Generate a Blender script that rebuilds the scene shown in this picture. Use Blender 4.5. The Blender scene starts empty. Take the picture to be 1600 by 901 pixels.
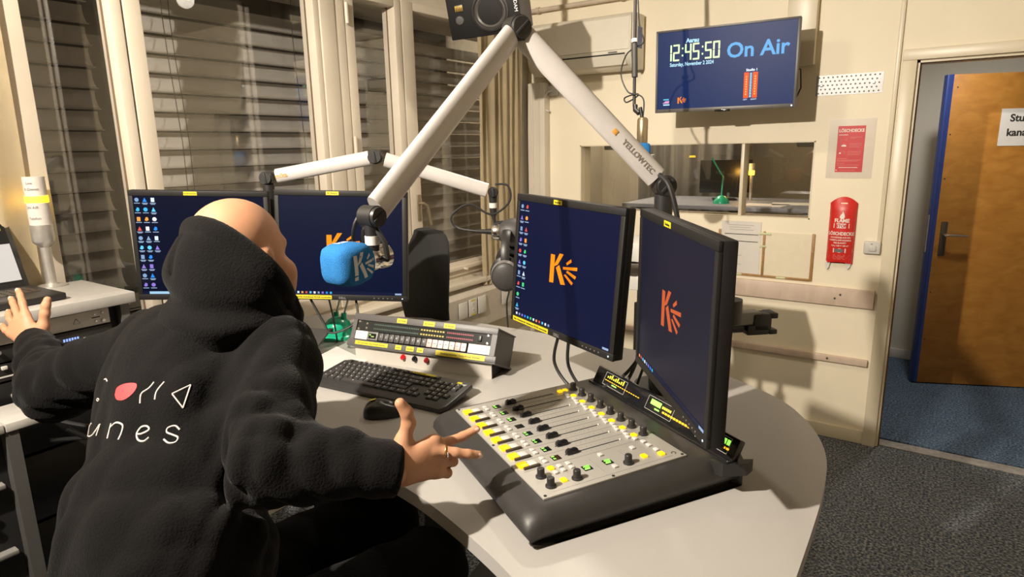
import bpy, bmesh, math, random
import numpy as np
from mathutils import Vector, Matrix
from mathutils.bvhtree import BVHTree
random.seed(7)
SC = bpy.context.scene
COL = SC.collection
PI = math.pi
R_ = math.radians

# ------------------------------------------------------------------ camera
cam_d = bpy.data.cameras.new('camera'); cam = bpy.data.objects.new('camera', cam_d); COL.objects.link(cam)
cam_d.sensor_width = 36.0; cam_d.lens = 22.5; cam_d.clip_start = 0.02; cam_d.clip_end = 100
_y, _p, _r = R_(34.7), R_(12.43), R_(-1.085)
_f = Vector((-math.sin(_y)*math.cos(_p), math.cos(_y)*math.cos(_p), -math.sin(_p)))
_rt = Vector((math.cos(_y), math.sin(_y), 0)); _up = _rt.cross(_f)
_r2 = _rt*math.cos(_r) + _up*math.sin(_r); _u2 = _up*math.cos(_r) - _rt*math.sin(_r)
cam.matrix_world = Matrix(((_r2.x, _u2.x, -_f.x, 0), (_r2.y, _u2.y, -_f.y, 0), (_r2.z, _u2.z, -_f.z, 1.6), (0, 0, 0, 1)))
SC.camera = cam

# ------------------------------------------------------------------ world, exposure
w = bpy.data.worlds.new('night'); SC.world = w; w.use_nodes = True
w.node_tree.nodes['Background'].inputs[0].default_value = (0.55, 0.62, 0.8, 1)
w.node_tree.nodes['Background'].inputs[1].default_value = 0.004
SC.view_settings.view_transform = 'Standard'; SC.view_settings.look = 'None'
SC.view_settings.gamma = 1.0; SC.view_settings.exposure = 0.0
SC.view_settings.use_curve_mapping = False

# ------------------------------------------------------------------ lights (each sits in a ceiling lamp built further down)
LAMPS = [  # position, power, colour, radius, spot angle, aim
    ((-1.30, 2.35, 2.52), 50, (1.0, 0.89, 0.73), 0.05, 170, (-1.30, 2.6, 0)),  # unseen fill lamp added to brighten the upper corner and back wall
    ((-1.26, -0.55, 2.60), 540, (1.0, 0.90, 0.765), 0.03, 160, (-0.85, 3.7, 1.55)),
    ((-0.05, 4.35, 2.38), 48, (1.0, 0.95, 0.88), 0.05, 170, (0.2, 4.7, 0)),
]
for i, (p, e, c, rad, ang, aim) in enumerate(LAMPS):
    ld = bpy.data.lights.new('ceiling_lamp_light', 'SPOT'); ld.spot_size = R_(ang); ld.spot_blend = 1.0; ld.energy = e; ld.color = c
    ld.shadow_soft_size = rad
    lo = bpy.data.objects.new('ceiling_lamp_light', ld); COL.objects.link(lo); lo.location = p
    lo.rotation_euler = (Vector(aim)-Vector(p)).to_track_quat('-Z', 'Y').to_euler()

# ------------------------------------------------------------------ materials
MATS = {}
def mat(name, col, rough=0.5, metal=0.0, var=0.06, nscale=30.0, bump=0.0, bscale=200.0, emit=0.0, ecol=None, coat=0.0, spec=0.5, sheen=0.0, stretch=None):
    if name in MATS: return MATS[name]
    m = bpy.data.materials.new(name); m.use_nodes = True; nt = m.node_tree; b = nt.nodes['Principled BSDF']
    b.inputs['Roughness'].default_value = rough; b.inputs['Metallic'].default_value = metal
    b.inputs['Coat Weight'].default_value = coat; b.inputs['Specular IOR Level'].default_value = spec
    b.inputs['Sheen Weight'].default_value = sheen
    tc = nt.nodes.new('ShaderNodeTexCoord'); mp = nt.nodes.new('ShaderNodeMapping')
    nt.links.new(tc.outputs['Object'], mp.inputs[0])
    if stretch: mp.inputs['Scale'].default_value = stretch
    nz = nt.nodes.new('ShaderNodeTexNoise'); nz.inputs['Scale'].default_value = nscale; nz.inputs['Detail'].default_value = 4
    nt.links.new(mp.outputs[0], nz.inputs['Vector'])
    rp = nt.nodes.new('ShaderNodeValToRGB'); rp.color_ramp.elements[0].position = 0.3; rp.color_ramp.elements[1].position = 0.7
    rp.color_ramp.elements[0].color = tuple(c*(1-var) for c in col) + (1,)
    rp.color_ramp.elements[1].color = tuple(min(1, c*(1+var)) for c in col) + (1,)
    nt.links.new(nz.outputs['Fac'], rp.inputs[0]); nt.links.new(rp.outputs[0], b.inputs['Base Color'])
    if bump:
        n2 = nt.nodes.new('ShaderNodeTexNoise'); n2.inputs['Scale'].default_value = bscale; n2.inputs['Detail'].default_value = 3
        nt.links.new(mp.outputs[0], n2.inputs['Vector'])
        bp = nt.nodes.new('ShaderNodeBump'); bp.inputs['Strength'].default_value = bump; bp.inputs['Distance'].default_value = 0.004
        nt.links.new(n2.outputs['Fac'], bp.inputs['Height']); nt.links.new(bp.outputs[0], b.inputs['Normal'])
    if emit:
        b.inputs['Emission Color'].default_value = tuple(ecol or col) + (1,); b.inputs['Emission Strength'].default_value = emit
    MATS[name] = m; return m

def glass(name, ior=1.5, tint=(1, 1, 1), rough=0.0):
    m = bpy.data.materials.new(name); m.use_nodes = True; nt = m.node_tree
    nt.nodes.remove(nt.nodes['Principled BSDF']); out = nt.nodes['Material Output']
    tr = nt.nodes.new('ShaderNodeBsdfTransparent'); tr.inputs[0].default_value = tint + (1,)
    gl = nt.nodes.new('ShaderNodeBsdfGlossy'); gl.inputs['Roughness'].default_value = rough
    fr = nt.nodes.new('ShaderNodeFresnel'); fr.inputs[0].default_value = ior
    mx = nt.nodes.new('ShaderNodeMixShader')
    ge = nt.nodes.new('ShaderNodeNewGeometry'); io = nt.nodes.new('ShaderNodeMix'); io.data_type = 'FLOAT'; io.inputs[2].default_value = ior; io.inputs[3].default_value = 1/ior
    nt.links.new(ge.outputs['Backfacing'], io.inputs[0]); nt.links.new(io.outputs[0], fr.inputs[0])   # same reflectance from both sides of the pane
    nt.links.new(fr.outputs[0], mx.inputs[0]); nt.links.new(tr.outputs[0], mx.inputs[1]); nt.links.new(gl.outputs[0], mx.inputs[2])
    nt.links.new(mx.outputs[0], out.inputs[0]); MATS[name] = m; return m

def s2l(*c): return tuple(((x/255)/12.92 if x/255 <= 0.04045 else ((x/255+0.055)/1.055)**2.4) for x in c)

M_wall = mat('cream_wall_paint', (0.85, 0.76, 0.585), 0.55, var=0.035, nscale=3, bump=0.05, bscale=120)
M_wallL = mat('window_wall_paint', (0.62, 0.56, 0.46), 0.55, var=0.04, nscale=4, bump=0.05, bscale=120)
M_ceil = mat('ceiling_paint', (0.62, 0.57, 0.48), 0.7, var=0.03, nscale=3)
M_trim = mat('cream_gloss_trim', (0.72, 0.64, 0.48), 0.35, var=0.04, nscale=5)
M_frame = mat('window_frame_paint', (0.60, 0.53, 0.43), 0.4, var=0.05, nscale=6, bump=0.04, bscale=60)
M_framegap = mat('frame_joint_brown', (0.16, 0.11, 0.07), 0.6)
M_slat = mat('aluminium_slat_grey', (0.86, 0.815, 0.745), 0.42, metal=0.0, var=0.08, nscale=8)
M_dark = mat('outside_dark', (0.02, 0.018, 0.015), 0.9)
M_glass = glass('window_glass', 1.22)
M_glasso = glass('outer_window_glass', 1.9)
M_glass2 = glass('studio_glass', 1.6)
M_corr = mat('corridor_wall_paint', (0.60, 0.57, 0.50), 0.6, var=0.03, nscale=3)
M_black = mat('black_plastic', (0.018, 0.017, 0.017), 0.42, var=0.1)
M_blackm = mat('black_matte', (0.012, 0.012, 0.012), 0.7, var=0.1)
M_blackg = mat('black_gloss', (0.010, 0.010, 0.011), 0.12, var=0.1)
M_dgrey = mat('dark_grey_plastic', (0.050, 0.047, 0.045), 0.5, var=0.08, bump=0.05, bscale=900)
M_grey = mat('grey_paint', (0.16, 0.15, 0.145), 0.5, var=0.05)
M_alu = mat('brushed_aluminium', (0.62, 0.59, 0.55), 0.38, metal=0.75, var=0.05, nscale=60)
M_chrome = mat('chrome_metal', (0.75, 0.73, 0.70), 0.18, metal=1.0, var=0.03)
M_white = mat('white_plastic', (0.58, 0.56, 0.52), 0.45, var=0.03)
M_yel = mat('yellow_label_tape', (0.58, 0.48, 0.012), 0.5, var=0.04)
M_ink = mat('black_print', (0.02, 0.02, 0.02), 0.6)
M_red = mat('red_print', (0.55, 0.02, 0.025), 0.45, var=0.05)
M_paper = mat('white_paper', (0.66, 0.64, 0.61), 0.7, var=0.02)
M_arm = mat('satin_silver_arm', (0.56, 0.525, 0.505), 0.32, metal=0.12, var=0.03)
M_cable = mat('black_cable_rubber', (0.012, 0.012, 0.012), 0.5)

# floor carpets: speckled needle felt
def carpet(name, cols, scale=220):
    m = bpy.data.materials.new(name); m.use_nodes = True; nt = m.node_tree; b = nt.nodes['Principled BSDF']
    b.inputs['Roughness'].default_value = 0.95; b.inputs['Specular IOR Level'].default_value = 0.15
    tc = nt.nodes.new('ShaderNodeTexCoord')
    nz = nt.nodes.new('ShaderNodeTexNoise'); nz.inputs['Scale'].default_value = scale; nz.inputs['Detail'].default_value = 3
    n2 = nt.nodes.new('ShaderNodeTexNoise'); n2.inputs['Scale'].default_value = 5; n2.inputs['Detail'].default_value = 5
    nt.links.new(tc.outputs['Object'], nz.inputs['Vector']); nt.links.new(tc.outputs['Object'], n2.inputs['Vector'])
    rp = nt.nodes.new('ShaderNodeValToRGB'); rp.color_ramp.interpolation = 'LINEAR'
    els = rp.color_ramp.elements; els[0].position = 0.36; els[0].color = cols[0] + (1,); els[1].position = 0.64; els[1].color = cols[2] + (1,)
    e = els.new(0.5); e.color = cols[1] + (1,)
    nt.links.new(nz.outputs['Fac'], rp.inputs[0])
    r2 = nt.nodes.new('ShaderNodeValToRGB'); r2.color_ramp.elements[0].color = (0.75, 0.75, 0.75, 1); r2.color_ramp.elements[1].color = (1.15, 1.15, 1.15, 1)
    nt.links.new(n2.outputs['Fac'], r2.inputs[0])
    mx = nt.nodes.new('ShaderNodeMix'); mx.data_type = 'RGBA'; mx.blend_type = 'MULTIPLY'; mx.inputs[0].default_value = 1
    nt.links.new(rp.outputs[0], mx.inputs[6]); nt.links.new(r2.outputs[0], mx.inputs[7]); nt.links.new(mx.outputs[2], b.inputs['Base Color'])
    bp = nt.nodes.new('ShaderNodeBump'); bp.inputs['Strength'].default_value = 0.5; bp.inputs['Distance'].default_value = 0.004
    nt.links.new(nz.outputs['Fac'], bp.inputs['Height']); nt.links.new(bp.outputs[0], b.inputs['Normal'])
    MATS[name] = m; return m
M_carpet = carpet('speckled_grey_carpet', [(0.026, 0.036, 0.052), (0.098, 0.107, 0.122), (0.25, 0.245, 0.23)], 95)
M_carpetb = carpet('blue_carpet', [(0.030, 0.055, 0.10), (0.075, 0.115, 0.175), (0.17, 0.21, 0.26)], 95)

# wood veneer of the corridor door
def wood(name, c0, c1, sc=(2, 2, 22), rough=0.45):
    m = bpy.data.materials.new(name); m.use_nodes = True; nt = m.node_tree; b = nt.nodes['Principled BSDF']
    b.inputs['Roughness'].default_value = rough
    tc = nt.nodes.new('ShaderNodeTexCoord'); mp = nt.nodes.new('ShaderNodeMapping'); mp.inputs['Scale'].default_value = sc
    nz = nt.nodes.new('ShaderNodeTexNoise'); nz.inputs['Scale'].default_value = 3; nz.inputs['Detail'].default_value = 8; nz.inputs['Distortion'].default_value = 0.6
    rp = nt.nodes.new('ShaderNodeValToRGB'); rp.color_ramp.elements[0].position = 0.3; rp.color_ramp.elements[1].position = 0.72
    rp.color_ramp.elements[0].color = c0 + (1,); rp.color_ramp.elements[1].color = c1 + (1,)
    nt.links.new(tc.outputs['Object'], mp.inputs[0]); nt.links.new(mp.outputs[0], nz.inputs['Vector']); nt.links.new(nz.outputs['Fac'], rp.inputs[0]); nt.links.new(rp.outputs[0], b.inputs['Base Color'])
    MATS[name] = m; return m
M_wood = wood('amber_veneer', (0.33, 0.135, 0.018), (0.44, 0.20, 0.035), (3, 3, 6))
M_rail = wood('beige_beech_rail', (0.56, 0.43, 0.34), (0.66, 0.52, 0.42), (6, 3, 3))
M_stick = wood('brown_wood_strip', (0.30, 0.16, 0.05), (0.42, 0.24, 0.09), (9, 9, 9))

# ------------------------------------------------------------------ mesh helpers
class G:
    """collects shapes into one mesh"""
    def __init__(s): s.bm = bmesh.new()
    def _x(s, vs, M):
        if M is not None: bmesh.ops.transform(s.bm, matrix=M, verts=vs)
    def box(s, x0, x1, y0, y1, z0, z1, bev=0.0, seg=2, M=None):
        r = bmesh.ops.create_cube(s.bm, size=1.0); vs = r['verts']
        bmesh.ops.transform(s.bm, matrix=Matrix.Translation(((x0+x1)/2, (y0+y1)/2, (z0+z1)/2)) @ Matrix.Diagonal((abs(x1-x0), abs(y1-y0), abs(z1-z0), 1)), verts=vs)
        if bev:
            es = list({e for v in vs for e in v.link_edges}); rr = bmesh.ops.bevel(s.bm, geom=es, offset=bev, segments=seg, profile=0.5, affect='EDGES')
            vs = list({v for f in rr['faces'] for v in f.verts} | {v for v in vs if v.is_valid})
            fs = set(rr['faces']); 
            for v in list(vs):
                for f in v.link_faces: fs.add(f)
            vs = list({v for f in fs for v in f.verts})
        s._x(vs, M); return s
    def cyl(s, p0, p1, r0, r1=None, seg=20, caps=True, M=None):
        r1 = r0 if r1 is None else r1; p0 = Vector(p0); p1 = Vector(p1); d = p1-p0
        q = d.to_track_quat('Z', 'Y').to_matrix().to_4x4()
        r = bmesh.ops.create_cone(s.bm, cap_ends=caps, cap_tris=False, segments=seg, radius1=r0, radius2=r1, depth=d.length)
        bmesh.ops.transform(s.bm, matrix=Matrix.Translation((p0+p1)/2) @ q, verts=r['verts']); s._x(r['verts'], M); return s
    def ball(s, c, r, seg=20, sc=(1, 1, 1), M=None):
        q = bmesh.ops.create_uvsphere(s.bm, u_segments=seg, v_segments=max(6, seg*2//3), radius=r)
        bmesh.ops.transform(s.bm, matrix=Matrix.Translation(c) @ Matrix.Diagonal(tuple(sc)+(1,)), verts=q['verts']); s._x(q['verts'], M); return s
    def lathe(s, prof, seg=28, M=None):
        rings = []; nv = []
        for (r, z) in prof:
            if r < 1e-6: v = s.bm.verts.new((0, 0, z)); rings.append([v]); nv.append(v)
            else:
                ring = [s.bm.verts.new((r*math.cos(2*PI*i/seg), r*math.sin(2*PI*i/seg), z)) for i in range(seg)]; rings.append(ring); nv += ring
        for a, b in zip(rings, rings[1:]):
            for i in range(seg):
                j = (i+1) % seg
                try:
                    if len(a) == 1 and len(b) == 1: continue
                    if len(a) == 1: s.bm.faces.new((a[0], b[j], b[i]))
                    elif len(b) == 1: s.bm.faces.new((a[i], a[j], b[0]))
                    else: s.bm.faces.new((a[i], a[j], b[j], b[i]))
                except ValueError: pass
        s._x(nv, M); return s
    def prism(s, poly, z0, z1, M=None, bev=0.0):
        a = [s.bm.verts.new((x, y, z0)) for x, y in poly]; b = [s.bm.verts.new((x, y, z1)) for x, y in poly]
        fb = s.bm.faces.new(list(reversed(a))); ft = s.bm.faces.new(b); n = len(poly); fs = [fb, ft]
        for i in range(n): fs.append(s.bm.faces.new((a[i], a[(i+1) % n], b[(i+1) % n], b[i])))
        vs = a+b
        if bev:
            es = list(ft.edges) + list(fb.edges)
            rr = bmesh.ops.bevel(s.bm, geom=es, offset=bev, segments=2, profile=0.5, affect='EDGES')
            ff = set(rr['faces']); vs = [v for v in vs if v.is_valid]; vs = list({v for f in ff for v in f.verts} | set(vs))
        s._x(vs, M); return s
    def tube(s, pts, r, seg=10, caps=True, oval=None, M=None, up=None):
        pts = [Vector(p) for p in pts]; n = len(pts); rings = []; nv = []
        rr = r if isinstance(r, (list, tuple)) else [r]*n
        t0 = (pts[1]-pts[0]).normalized(); ref = Vector(up) if up else (Vector((0, 0, 1)) if abs(t0.z) < 0.9 else Vector((1, 0, 0)))
        nrm = (ref - t0*ref.dot(t0)).normalized()
        for i, p in enumerate(pts):
            t = (pts[min(i+1, n-1)] - pts[max(i-1, 0)]).normalized(); nrm = (nrm - t*nrm.dot(t)).normalized(); b = t.cross(nrm)
            ox, oy = oval if oval else (1, 1)
            ring = [s.bm.verts.new(p + (nrm*math.cos(2*PI*k/seg)*ox + b*math.sin(2*PI*k/seg)*oy)*rr[i]) for k in range(seg)]; rings.append(ring); nv += ring
        for a, b in zip(rings, rings[1:]):
            for k in range(seg): s.bm.faces.new((a[k], a[(k+1) % seg], b[(k+1) % seg], b[k]))
        if caps: s.bm.faces.new(list(reversed(rings[0]))); s.bm.faces.new(rings[-1])
        s._x(nv, M); return s
    def quad(s, a, b, c, d):
        s.bm.faces.new([s.bm.verts.new(p) for p in (a, b, c, d)]); return s
    def mesh(s, name):
        bmesh.ops.recalc_face_normals(s.bm, faces=s.bm.faces)
        me = bpy.data.meshes.new(name); s.bm.to_mesh(me); s.bm.free(); return me
    def done(s, name, m, parent=None, loc=(0, 0, 0), rot=(0, 0, 0), smooth=True):
        me = s.mesh(name); return mk(name, me, m, parent, loc, rot, smooth)

def mk(name, me, m, parent=None, loc=(0, 0, 0), rot=(0, 0, 0), smooth=True):
    if m is not None and not me.materials:
        for x in (m if isinstance(m, (list, tuple)) else [m]): me.materials.append(x)
    if smooth and len(me.polygons):
        me.polygons.foreach_set('use_smooth', [True]*len(me.polygons)); me.set_sharp_from_angle(angle=R_(38))
    o = bpy.data.objects.new(name, me); COL.objects.link(o); o.parent = parent; o.location = loc; o.rotation_euler = rot
    return o
def again(o, parent=None, loc=None, rot=None):
    c = o.copy(); COL.objects.link(c); c.parent = parent if parent is not None else o.parent
    if loc is not None: c.location = loc
    if rot is not None: c.rotation_euler = rot
    return c
def empty(name, loc=(0, 0, 0), rot=(0, 0, 0)):
    o = bpy.data.objects.new(name, None); COL.objects.link(o); o.location = loc; o.rotation_euler = rot; o.empty_display_size = 0.05; return o
def tag(o, label, cat, group=None):
    o['label'] = label; o['category'] = cat
    if group: o['group'] = group
    return o
def struct(o, label=None):
    o['kind'] = 'structure'
    if label: o['label'] = label
    return o
def text_mesh(txt, size, depth=0.0004, align='LEFT', bold=0.0, spacing=1.0, shear=0.0):
    cu = bpy.data.curves.new('t', 'FONT'); cu.body = txt; cu.size = size; cu.extrude = depth; cu.align_x = align; cu.offset = bold
    cu.space_character = spacing; cu.shear = shear; cu.resolution_u = 3
    o = bpy.data.objects.new('t', cu); COL.objects.link(o)
    bpy.context.view_layer.update()
    me = bpy.data.meshes.new_from_object(o.evaluated_get(bpy.context.evaluated_depsgraph_get())); bpy.data.objects.remove(o); bpy.data.curves.remove(cu)
    return me
# print on a vertical face: local x right, z up, facing -y
FACE = Matrix.Rotation(PI/2, 4, 'X')
def write(txt, size, x, z, m, parent, y=0.0, align='LEFT', bold=0.0, spacing=1.0, name='lettering', M=None, sx=1.0):
    me = text_mesh(txt, size, 0.0003, align, bold, spacing)
    me.transform(Matrix.Translation((x, y, z)) @ FACE @ Matrix.Diagonal((sx, 1, 1, 1)) if M is None else M)
    return mk(name, me, m, parent, smooth=False)
def join_meshes(list_of):
    """[(mesh, material)] -> one mesh with several material slots"""
    bm = bmesh.new(); mats = []
    for me, m in list_of:
        if m not in mats: mats.append(m)
        k = mats.index(m); n0 = len(bm.faces); bm.from_mesh(me); bm.faces.ensure_lookup_table()
        for f in bm.faces[n0:]: f.material_index = k
    out = bpy.data.meshes.new('joined'); bm.to_mesh(out); bm.free()
    for m in mats: out.materials.append(m)
    return out
def flat(x0, x1, z0, z1, y=0.0, t=0.0004):
    g = G(); g.box(x0, x1, y-t, y, z0, z1); return g.mesh('flat')
def poly_face(pts, y=0.0, t=0.0005):
    """flat polygon on a face looking to -y"""
    g = G(); g.prism([(p[0], p[1]) for p in pts], 0, t, M=Matrix.Translation((0, y, 0)) @ FACE); return g.mesh('poly')
# =================================================================== the room
XL, YB, ZC = -2.40, 3.70, 2.75
g = G(); g.box(-2.5, 1.9, -1.6, 3.78, -0.08, 0); struct(g.done('floor', M_carpet), 'speckled dark grey carpet floor')
g = G(); g.box(-2.6, 1.9, -1.7, 3.85, ZC, ZC+0.08); struct(g.done('ceiling', M_ceil))
# back wall with the studio window and the doorway
g = G()
WX0, WX1, WZ0, WZ1 = -2.013, -0.627, 1.195, 1.603
DX0, DX1, DZ = -0.215, 0.72, 1.965
g.box(-2.6, WX0, YB, YB+.13, 0, ZC); g.box(WX0, WX1, YB, YB+.13, 0, WZ0); g.box(WX0, WX1, YB, YB+.13, WZ1, ZC)
g.box(WX1, DX0, YB, YB+.13, 0, ZC); g.box(DX0, DX1, YB, YB+.13, DZ, ZC); g.box(DX1, 1.9, YB, YB+.13, 0, ZC)
struct(g.done('wall_back', M_wall))
g = G(); g.box(1.8, 1.9, -1.7, YB, 0, ZC); struct(g.done('wall_right', M_wall))
g = G(); g.box(-2.6, 1.9, -1.7, -1.6, 0, ZC); struct(g.done('wall_front', M_wall))
# window wall: parapet, lintel, end pier
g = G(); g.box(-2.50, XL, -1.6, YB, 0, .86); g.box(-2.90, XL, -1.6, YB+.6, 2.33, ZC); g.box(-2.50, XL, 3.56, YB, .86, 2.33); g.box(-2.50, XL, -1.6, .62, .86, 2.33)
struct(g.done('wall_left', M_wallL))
g = G(); g.box(-2.31, DX0-.06, YB-.014, YB, 0, .075, .003); struct(g.done('baseboard_back', M_trim))
# door casing and reveal
g = G()
g.box(DX0-.06, DX0, YB-.022, YB+.002, 0, DZ+.0, .003); g.box(DX1, DX1+.06, YB-.022, YB+.002, 0, DZ, .003); g.box(DX0-.06, DX1+.06, YB-.022, YB+.002, DZ, DZ+.05, .003)
g.box(DX0-.001, DX0+.012, YB, YB+.13, 0, DZ); g.box(DX0, DX1, YB, YB+.13, DZ-.012, DZ+.001); g.box(DX1-.012, DX1+.001, YB, YB+.13, 0, DZ)
cas = struct(g.done('trim_1', M_trim), 'cream painted door casing with chipped edge')
g = G(); g.box(DX0+.012, DX0+.018, YB+.018, YB+.034, 0, DZ-.012); g.box(DX0+.012, DX1-.012, YB+.018, YB+.034, DZ-.018, DZ-.012); g.done('rubber_seal', mat('brown_seal', (0.12, 0.07, 0.03), 0.7), cas)
# conduit down to the light switch
g = G(); g.box(-.304, -.284, YB-.014, YB, 1.098, ZC, .004); struct(g.done('trim_2', M_trim), 'cream cable conduit running down to the light switch')
# brass-coloured carpet threshold
g = G(); g.box(DX0+.012, DX1-.012, YB+.02, YB+.10, 0, .006, .002); struct(g.done('trim_3', mat('worn_threshold', (0.30, 0.28, 0.26), 0.8, nscale=40, var=.2)), 'worn pale threshold strip in the doorway')

# ------------------------------------------------------------------ corridor behind the doorway
g = G(); g.box(-1.0, 1.9, YB+.13, 6.6, -0.08, 0.0); struct(g.done('floor', M_carpetb), 'blue carpet floor of the corridor')
g = G(); g.box(-.60, .66, 5.42, 5.54, 0, 2.6); g.box(.66, 1.7, 5.42, 5.54, 2.0, 2.6); g.box(1.6, 1.7, YB+.13, 5.54, 0, 2.6); g.box(-.60, -.5, YB+.13, 5.54, 0, 2.6)
struct(g.done('wall_corridor', M_corr))
g = G(); g.box(-.60, 1.7, YB+.13, 5.54, 2.5, 2.6); struct(g.done('ceiling', M_ceil), 'corridor ceiling')
g = G(); g.box(-.50, .66, 5.405, 5.42, 0, .07, .003); struct(g.done('baseboard_corridor', M_white))
g = G(); g.box(.5, 1.75, 6.5, 6.6, 0, 2.6); struct(g.done('wall_far', M_corr))
# open door leaf, hinged at the far right
ang = math.atan2(5.138-4.875, .626)
dr = empty('door_1', (-.115, 4.872, 0.008), (0, 0, ang)); struct(dr, 'amber wooden door leaf with blue edge standing ajar in the corridor')
M_blue = mat('blue_gloss_paint', (0.022, 0.045, 0.20), 0.35, var=.08)
g = G(); g.box(.016, .86, 0, .05, 0, 1.975, .002); g.done('leaf', M_wood, dr)
g = G(); g.box(0, .016, -.001, .052, 0, 1.975, .002); g.box(.016, .034, -.0015, 0, 0, 1.975); g.done('edge_band', M_blue, dr)
g = G(); g.box(-.0015, 0, .014, .034, .88, 1.12); g.done('lock_plate', M_chrome, dr)
g = G(); g.box(.062, .10, -.008, 0, .86, 1.08, .003); hp = g.done('handle_plate', mat('dark_bronze', (0.10, 0.085, 0.07), .4, metal=.6), dr)
g = G(); g.cyl((.08, -.008, 1.0), (.08, -.05, 1.0), .009); g.tube([(.08, -.046, 1.0), (.12, -.05, 1.0), (.20, -.048, .995)], .008); g.done('lever', M_chrome, hp)
for (sx, sz) in ((.05, .3), (.05, .62), (.05, 1.35), (.05, 1.62), (.06, 1.9)):
    g = G(); g.cyl((sx, .0, sz), (sx, -.002, sz), .004, seg=8); g.done('screw', M_blackm, dr)
sg = tag(empty('door_sign', (-.115, 4.872, 0.008), (0, 0, ang)), 'white paper sign with black lettering taped to the wooden door', 'sign')
g = G(); g.box(.315, .66, -.0025, -.001, 1.545, 1.765); g.done('paper', M_paper, sg)
write('Studio', .060, .365, 1.690, M_ink, sg, -.003, bold=.0018); write('kanal', .060, .355, 1.605, M_ink, sg, -.003, bold=.0018)

# ------------------------------------------------------------------ windows of the left wall
FW = .05
def window(n, y0, y1, z0, z1, label, fl=.035, fr=.035, fb=.075, ft=.04):
    g = G(); xf = XL
    g.box(xf-.075, xf+.012, y0, y0+fl, z0, z1, .004); g.box(xf-.075, xf+.012, y1-fr, y1, z0, z1, .004)
    g.box(xf-.075, xf+.012, y0+fl, y1-fr, z0, z0+fb, .004); g.box(xf-.075, xf+.012, y0+fl, y1-fr, z1-ft, z1, .004)
    w_ = struct(g.done('window_%d' % n, M_frame), label)
    g = G(); g.box(xf-.046, xf-.042, y0+fl-.004, y1-fr+.004, z0+fb-.004, z1-ft+.004); g.done('pane', M_glass, w_)
    g = G(); oy = {1: (.5, 1.30), 2: (1.302, 2.28), 3: (2.282, 2.85), 4: (2.852, 4.1)}[n]; g.box(-2.664, -2.660, oy[0], oy[1], z0, z1); g.done('outer_pane', M_glasso, w_)
    g = G(); g.box(xf-.040, xf-.036, y0+fl, y0+fl+.006, z0+fb, z1-ft); g.box(xf-.040, xf-.036, y1-fr-.006, y1-fr, z0+fb, z1-ft); g.box(xf-.040, xf-.036, y0+fl, y1-fr, z0+fb, z0+fb+.006)
    g.done('glazing_bead', M_framegap, w_)
    return w_
window(1, .62, 1.165, .86, 2.33, 'leftmost window with a view onto the curved blind slats', fl=.248, fr=.038)
w2 = window(2, 1.172, 2.00, .86, 2.33, 'wide middle window reflecting the room', fl=.058, fr=.03)
# broad post between the middle window and the casement: three boards with gaps
g = G(); g.box(XL-.075, XL+.02, 2.002, 2.085, .86, 2.33, .004); g.box(XL-.075, XL+.014, 2.088, 2.145, .86, 2.33, .004); po = struct(g.done('trim_4', M_frame), 'broad cream window post between middle window and casement')
w3 = window(3, 2.148, 2.515, .86, 2.33, 'narrow casement window beside the broad post', fl=.055, fr=.045)
w4 = window(4, 2.520, 3.56, .86, 2.33, 'dark window with a handle next to the curtain', fl=.085, fr=.04)
for z in (2.21, 1.62, 1.0):
    g = G(); g.cyl((XL+.028, 2.146, z-.045), (XL+.028, 2.146, z+.045), .009, seg=12); g.done('hinge', M_frame, w3)
g = G(); g.box(XL+.012, XL+.02, 2.565, 2.592, 1.22, 1.36, .003); hb = g.done('handle_plate', mat('window_brass', (0.30, 0.25, 0.17), .4, metal=.7), w4)
g = G(); g.tube([(XL+.02, 2.58, 1.315), (XL+.05, 2.58, 1.315), (XL+.055, 2.60, 1.30), (XL+.055, 2.625, 1.195)], .008); g.done('handle', MATS['window_brass'], hb)
# inner sash rail low on window 4, stay catch
g = G(); g.box(XL+.0, XL+.03, 2.55, 3.56, .895, .918, .004); g.cyl((XL+.03, 2.93, .90), (XL+.055, 2.93, .90), .008); g.done('sash_rail', M_frame, w4)

# blinds outside, every slat its own part
def blind(name, y0, y1, z0, z1, label, x=-2.78, pitch=.0775, tilt=66, cords=True):
    root = tag(empty(name, (x, (y0+y1)/2, z0)), label, 'blind', 'metal blinds outside the windows')
    hl = (y1-y0)/2; n = int((z1-z0)/pitch)
    bm = bmesh.new(); prof = []
    for k in range(7):      # shallow curved section, 80 mm wide, tilted
        u = (k/6-.5)*.080; c = -.013*(1-(k/6*2-1)**2)
        a = R_(tilt); prof.append((u*math.cos(a)+c*math.sin(a), u*math.sin(a)*-1+c*math.cos(a)))
    prof.append((prof[-1][0]+.012, prof[-1][1]+.0035))
    rows = [[bm.verts.new((px, sy*hl, pz)) for (px, pz) in prof] for sy in (-1, 1)]
    for k in range(7): bm.faces.new((rows[0][k], rows[1][k], rows[1][k+1], rows[0][k+1]))
    bmesh.ops.solidify(bm, geom=list(bm.faces), thickness=.0012)
    me = bpy.data.meshes.new('slat'); bm.to_mesh(me); bm.free()
    first = None
    for k in range(n):
        if first is None: first = mk('slat', me, M_slat, root)
        else: again(first, root, (0, 0, k*pitch))
    if cords:
        for f in cords:
            gg = G(); gg.tube([(.045, f-.01*math.sin(j), j*(z1-z0)/9) for j in range(10)], .0016, 6); gg.done('ladder_cord', mat('cord_brown', (0.05, 0.04, 0.03), .8), root)
    return root
blind('window_blind', .30, 1.22, .80, 2.32, 'grey metal slat blind outside the leftmost window, its slat ends showing', cords=())
blind('window_blind', 1.32, 2.34, .80, 2.32, 'grey metal slat blind outside the wide middle window', cords=(-.33, -.30, .3))
blind('window_blind', 2.39, 2.86, .80, 2.32, 'grey metal slat blind outside the narrow casement window', cords=())
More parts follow.
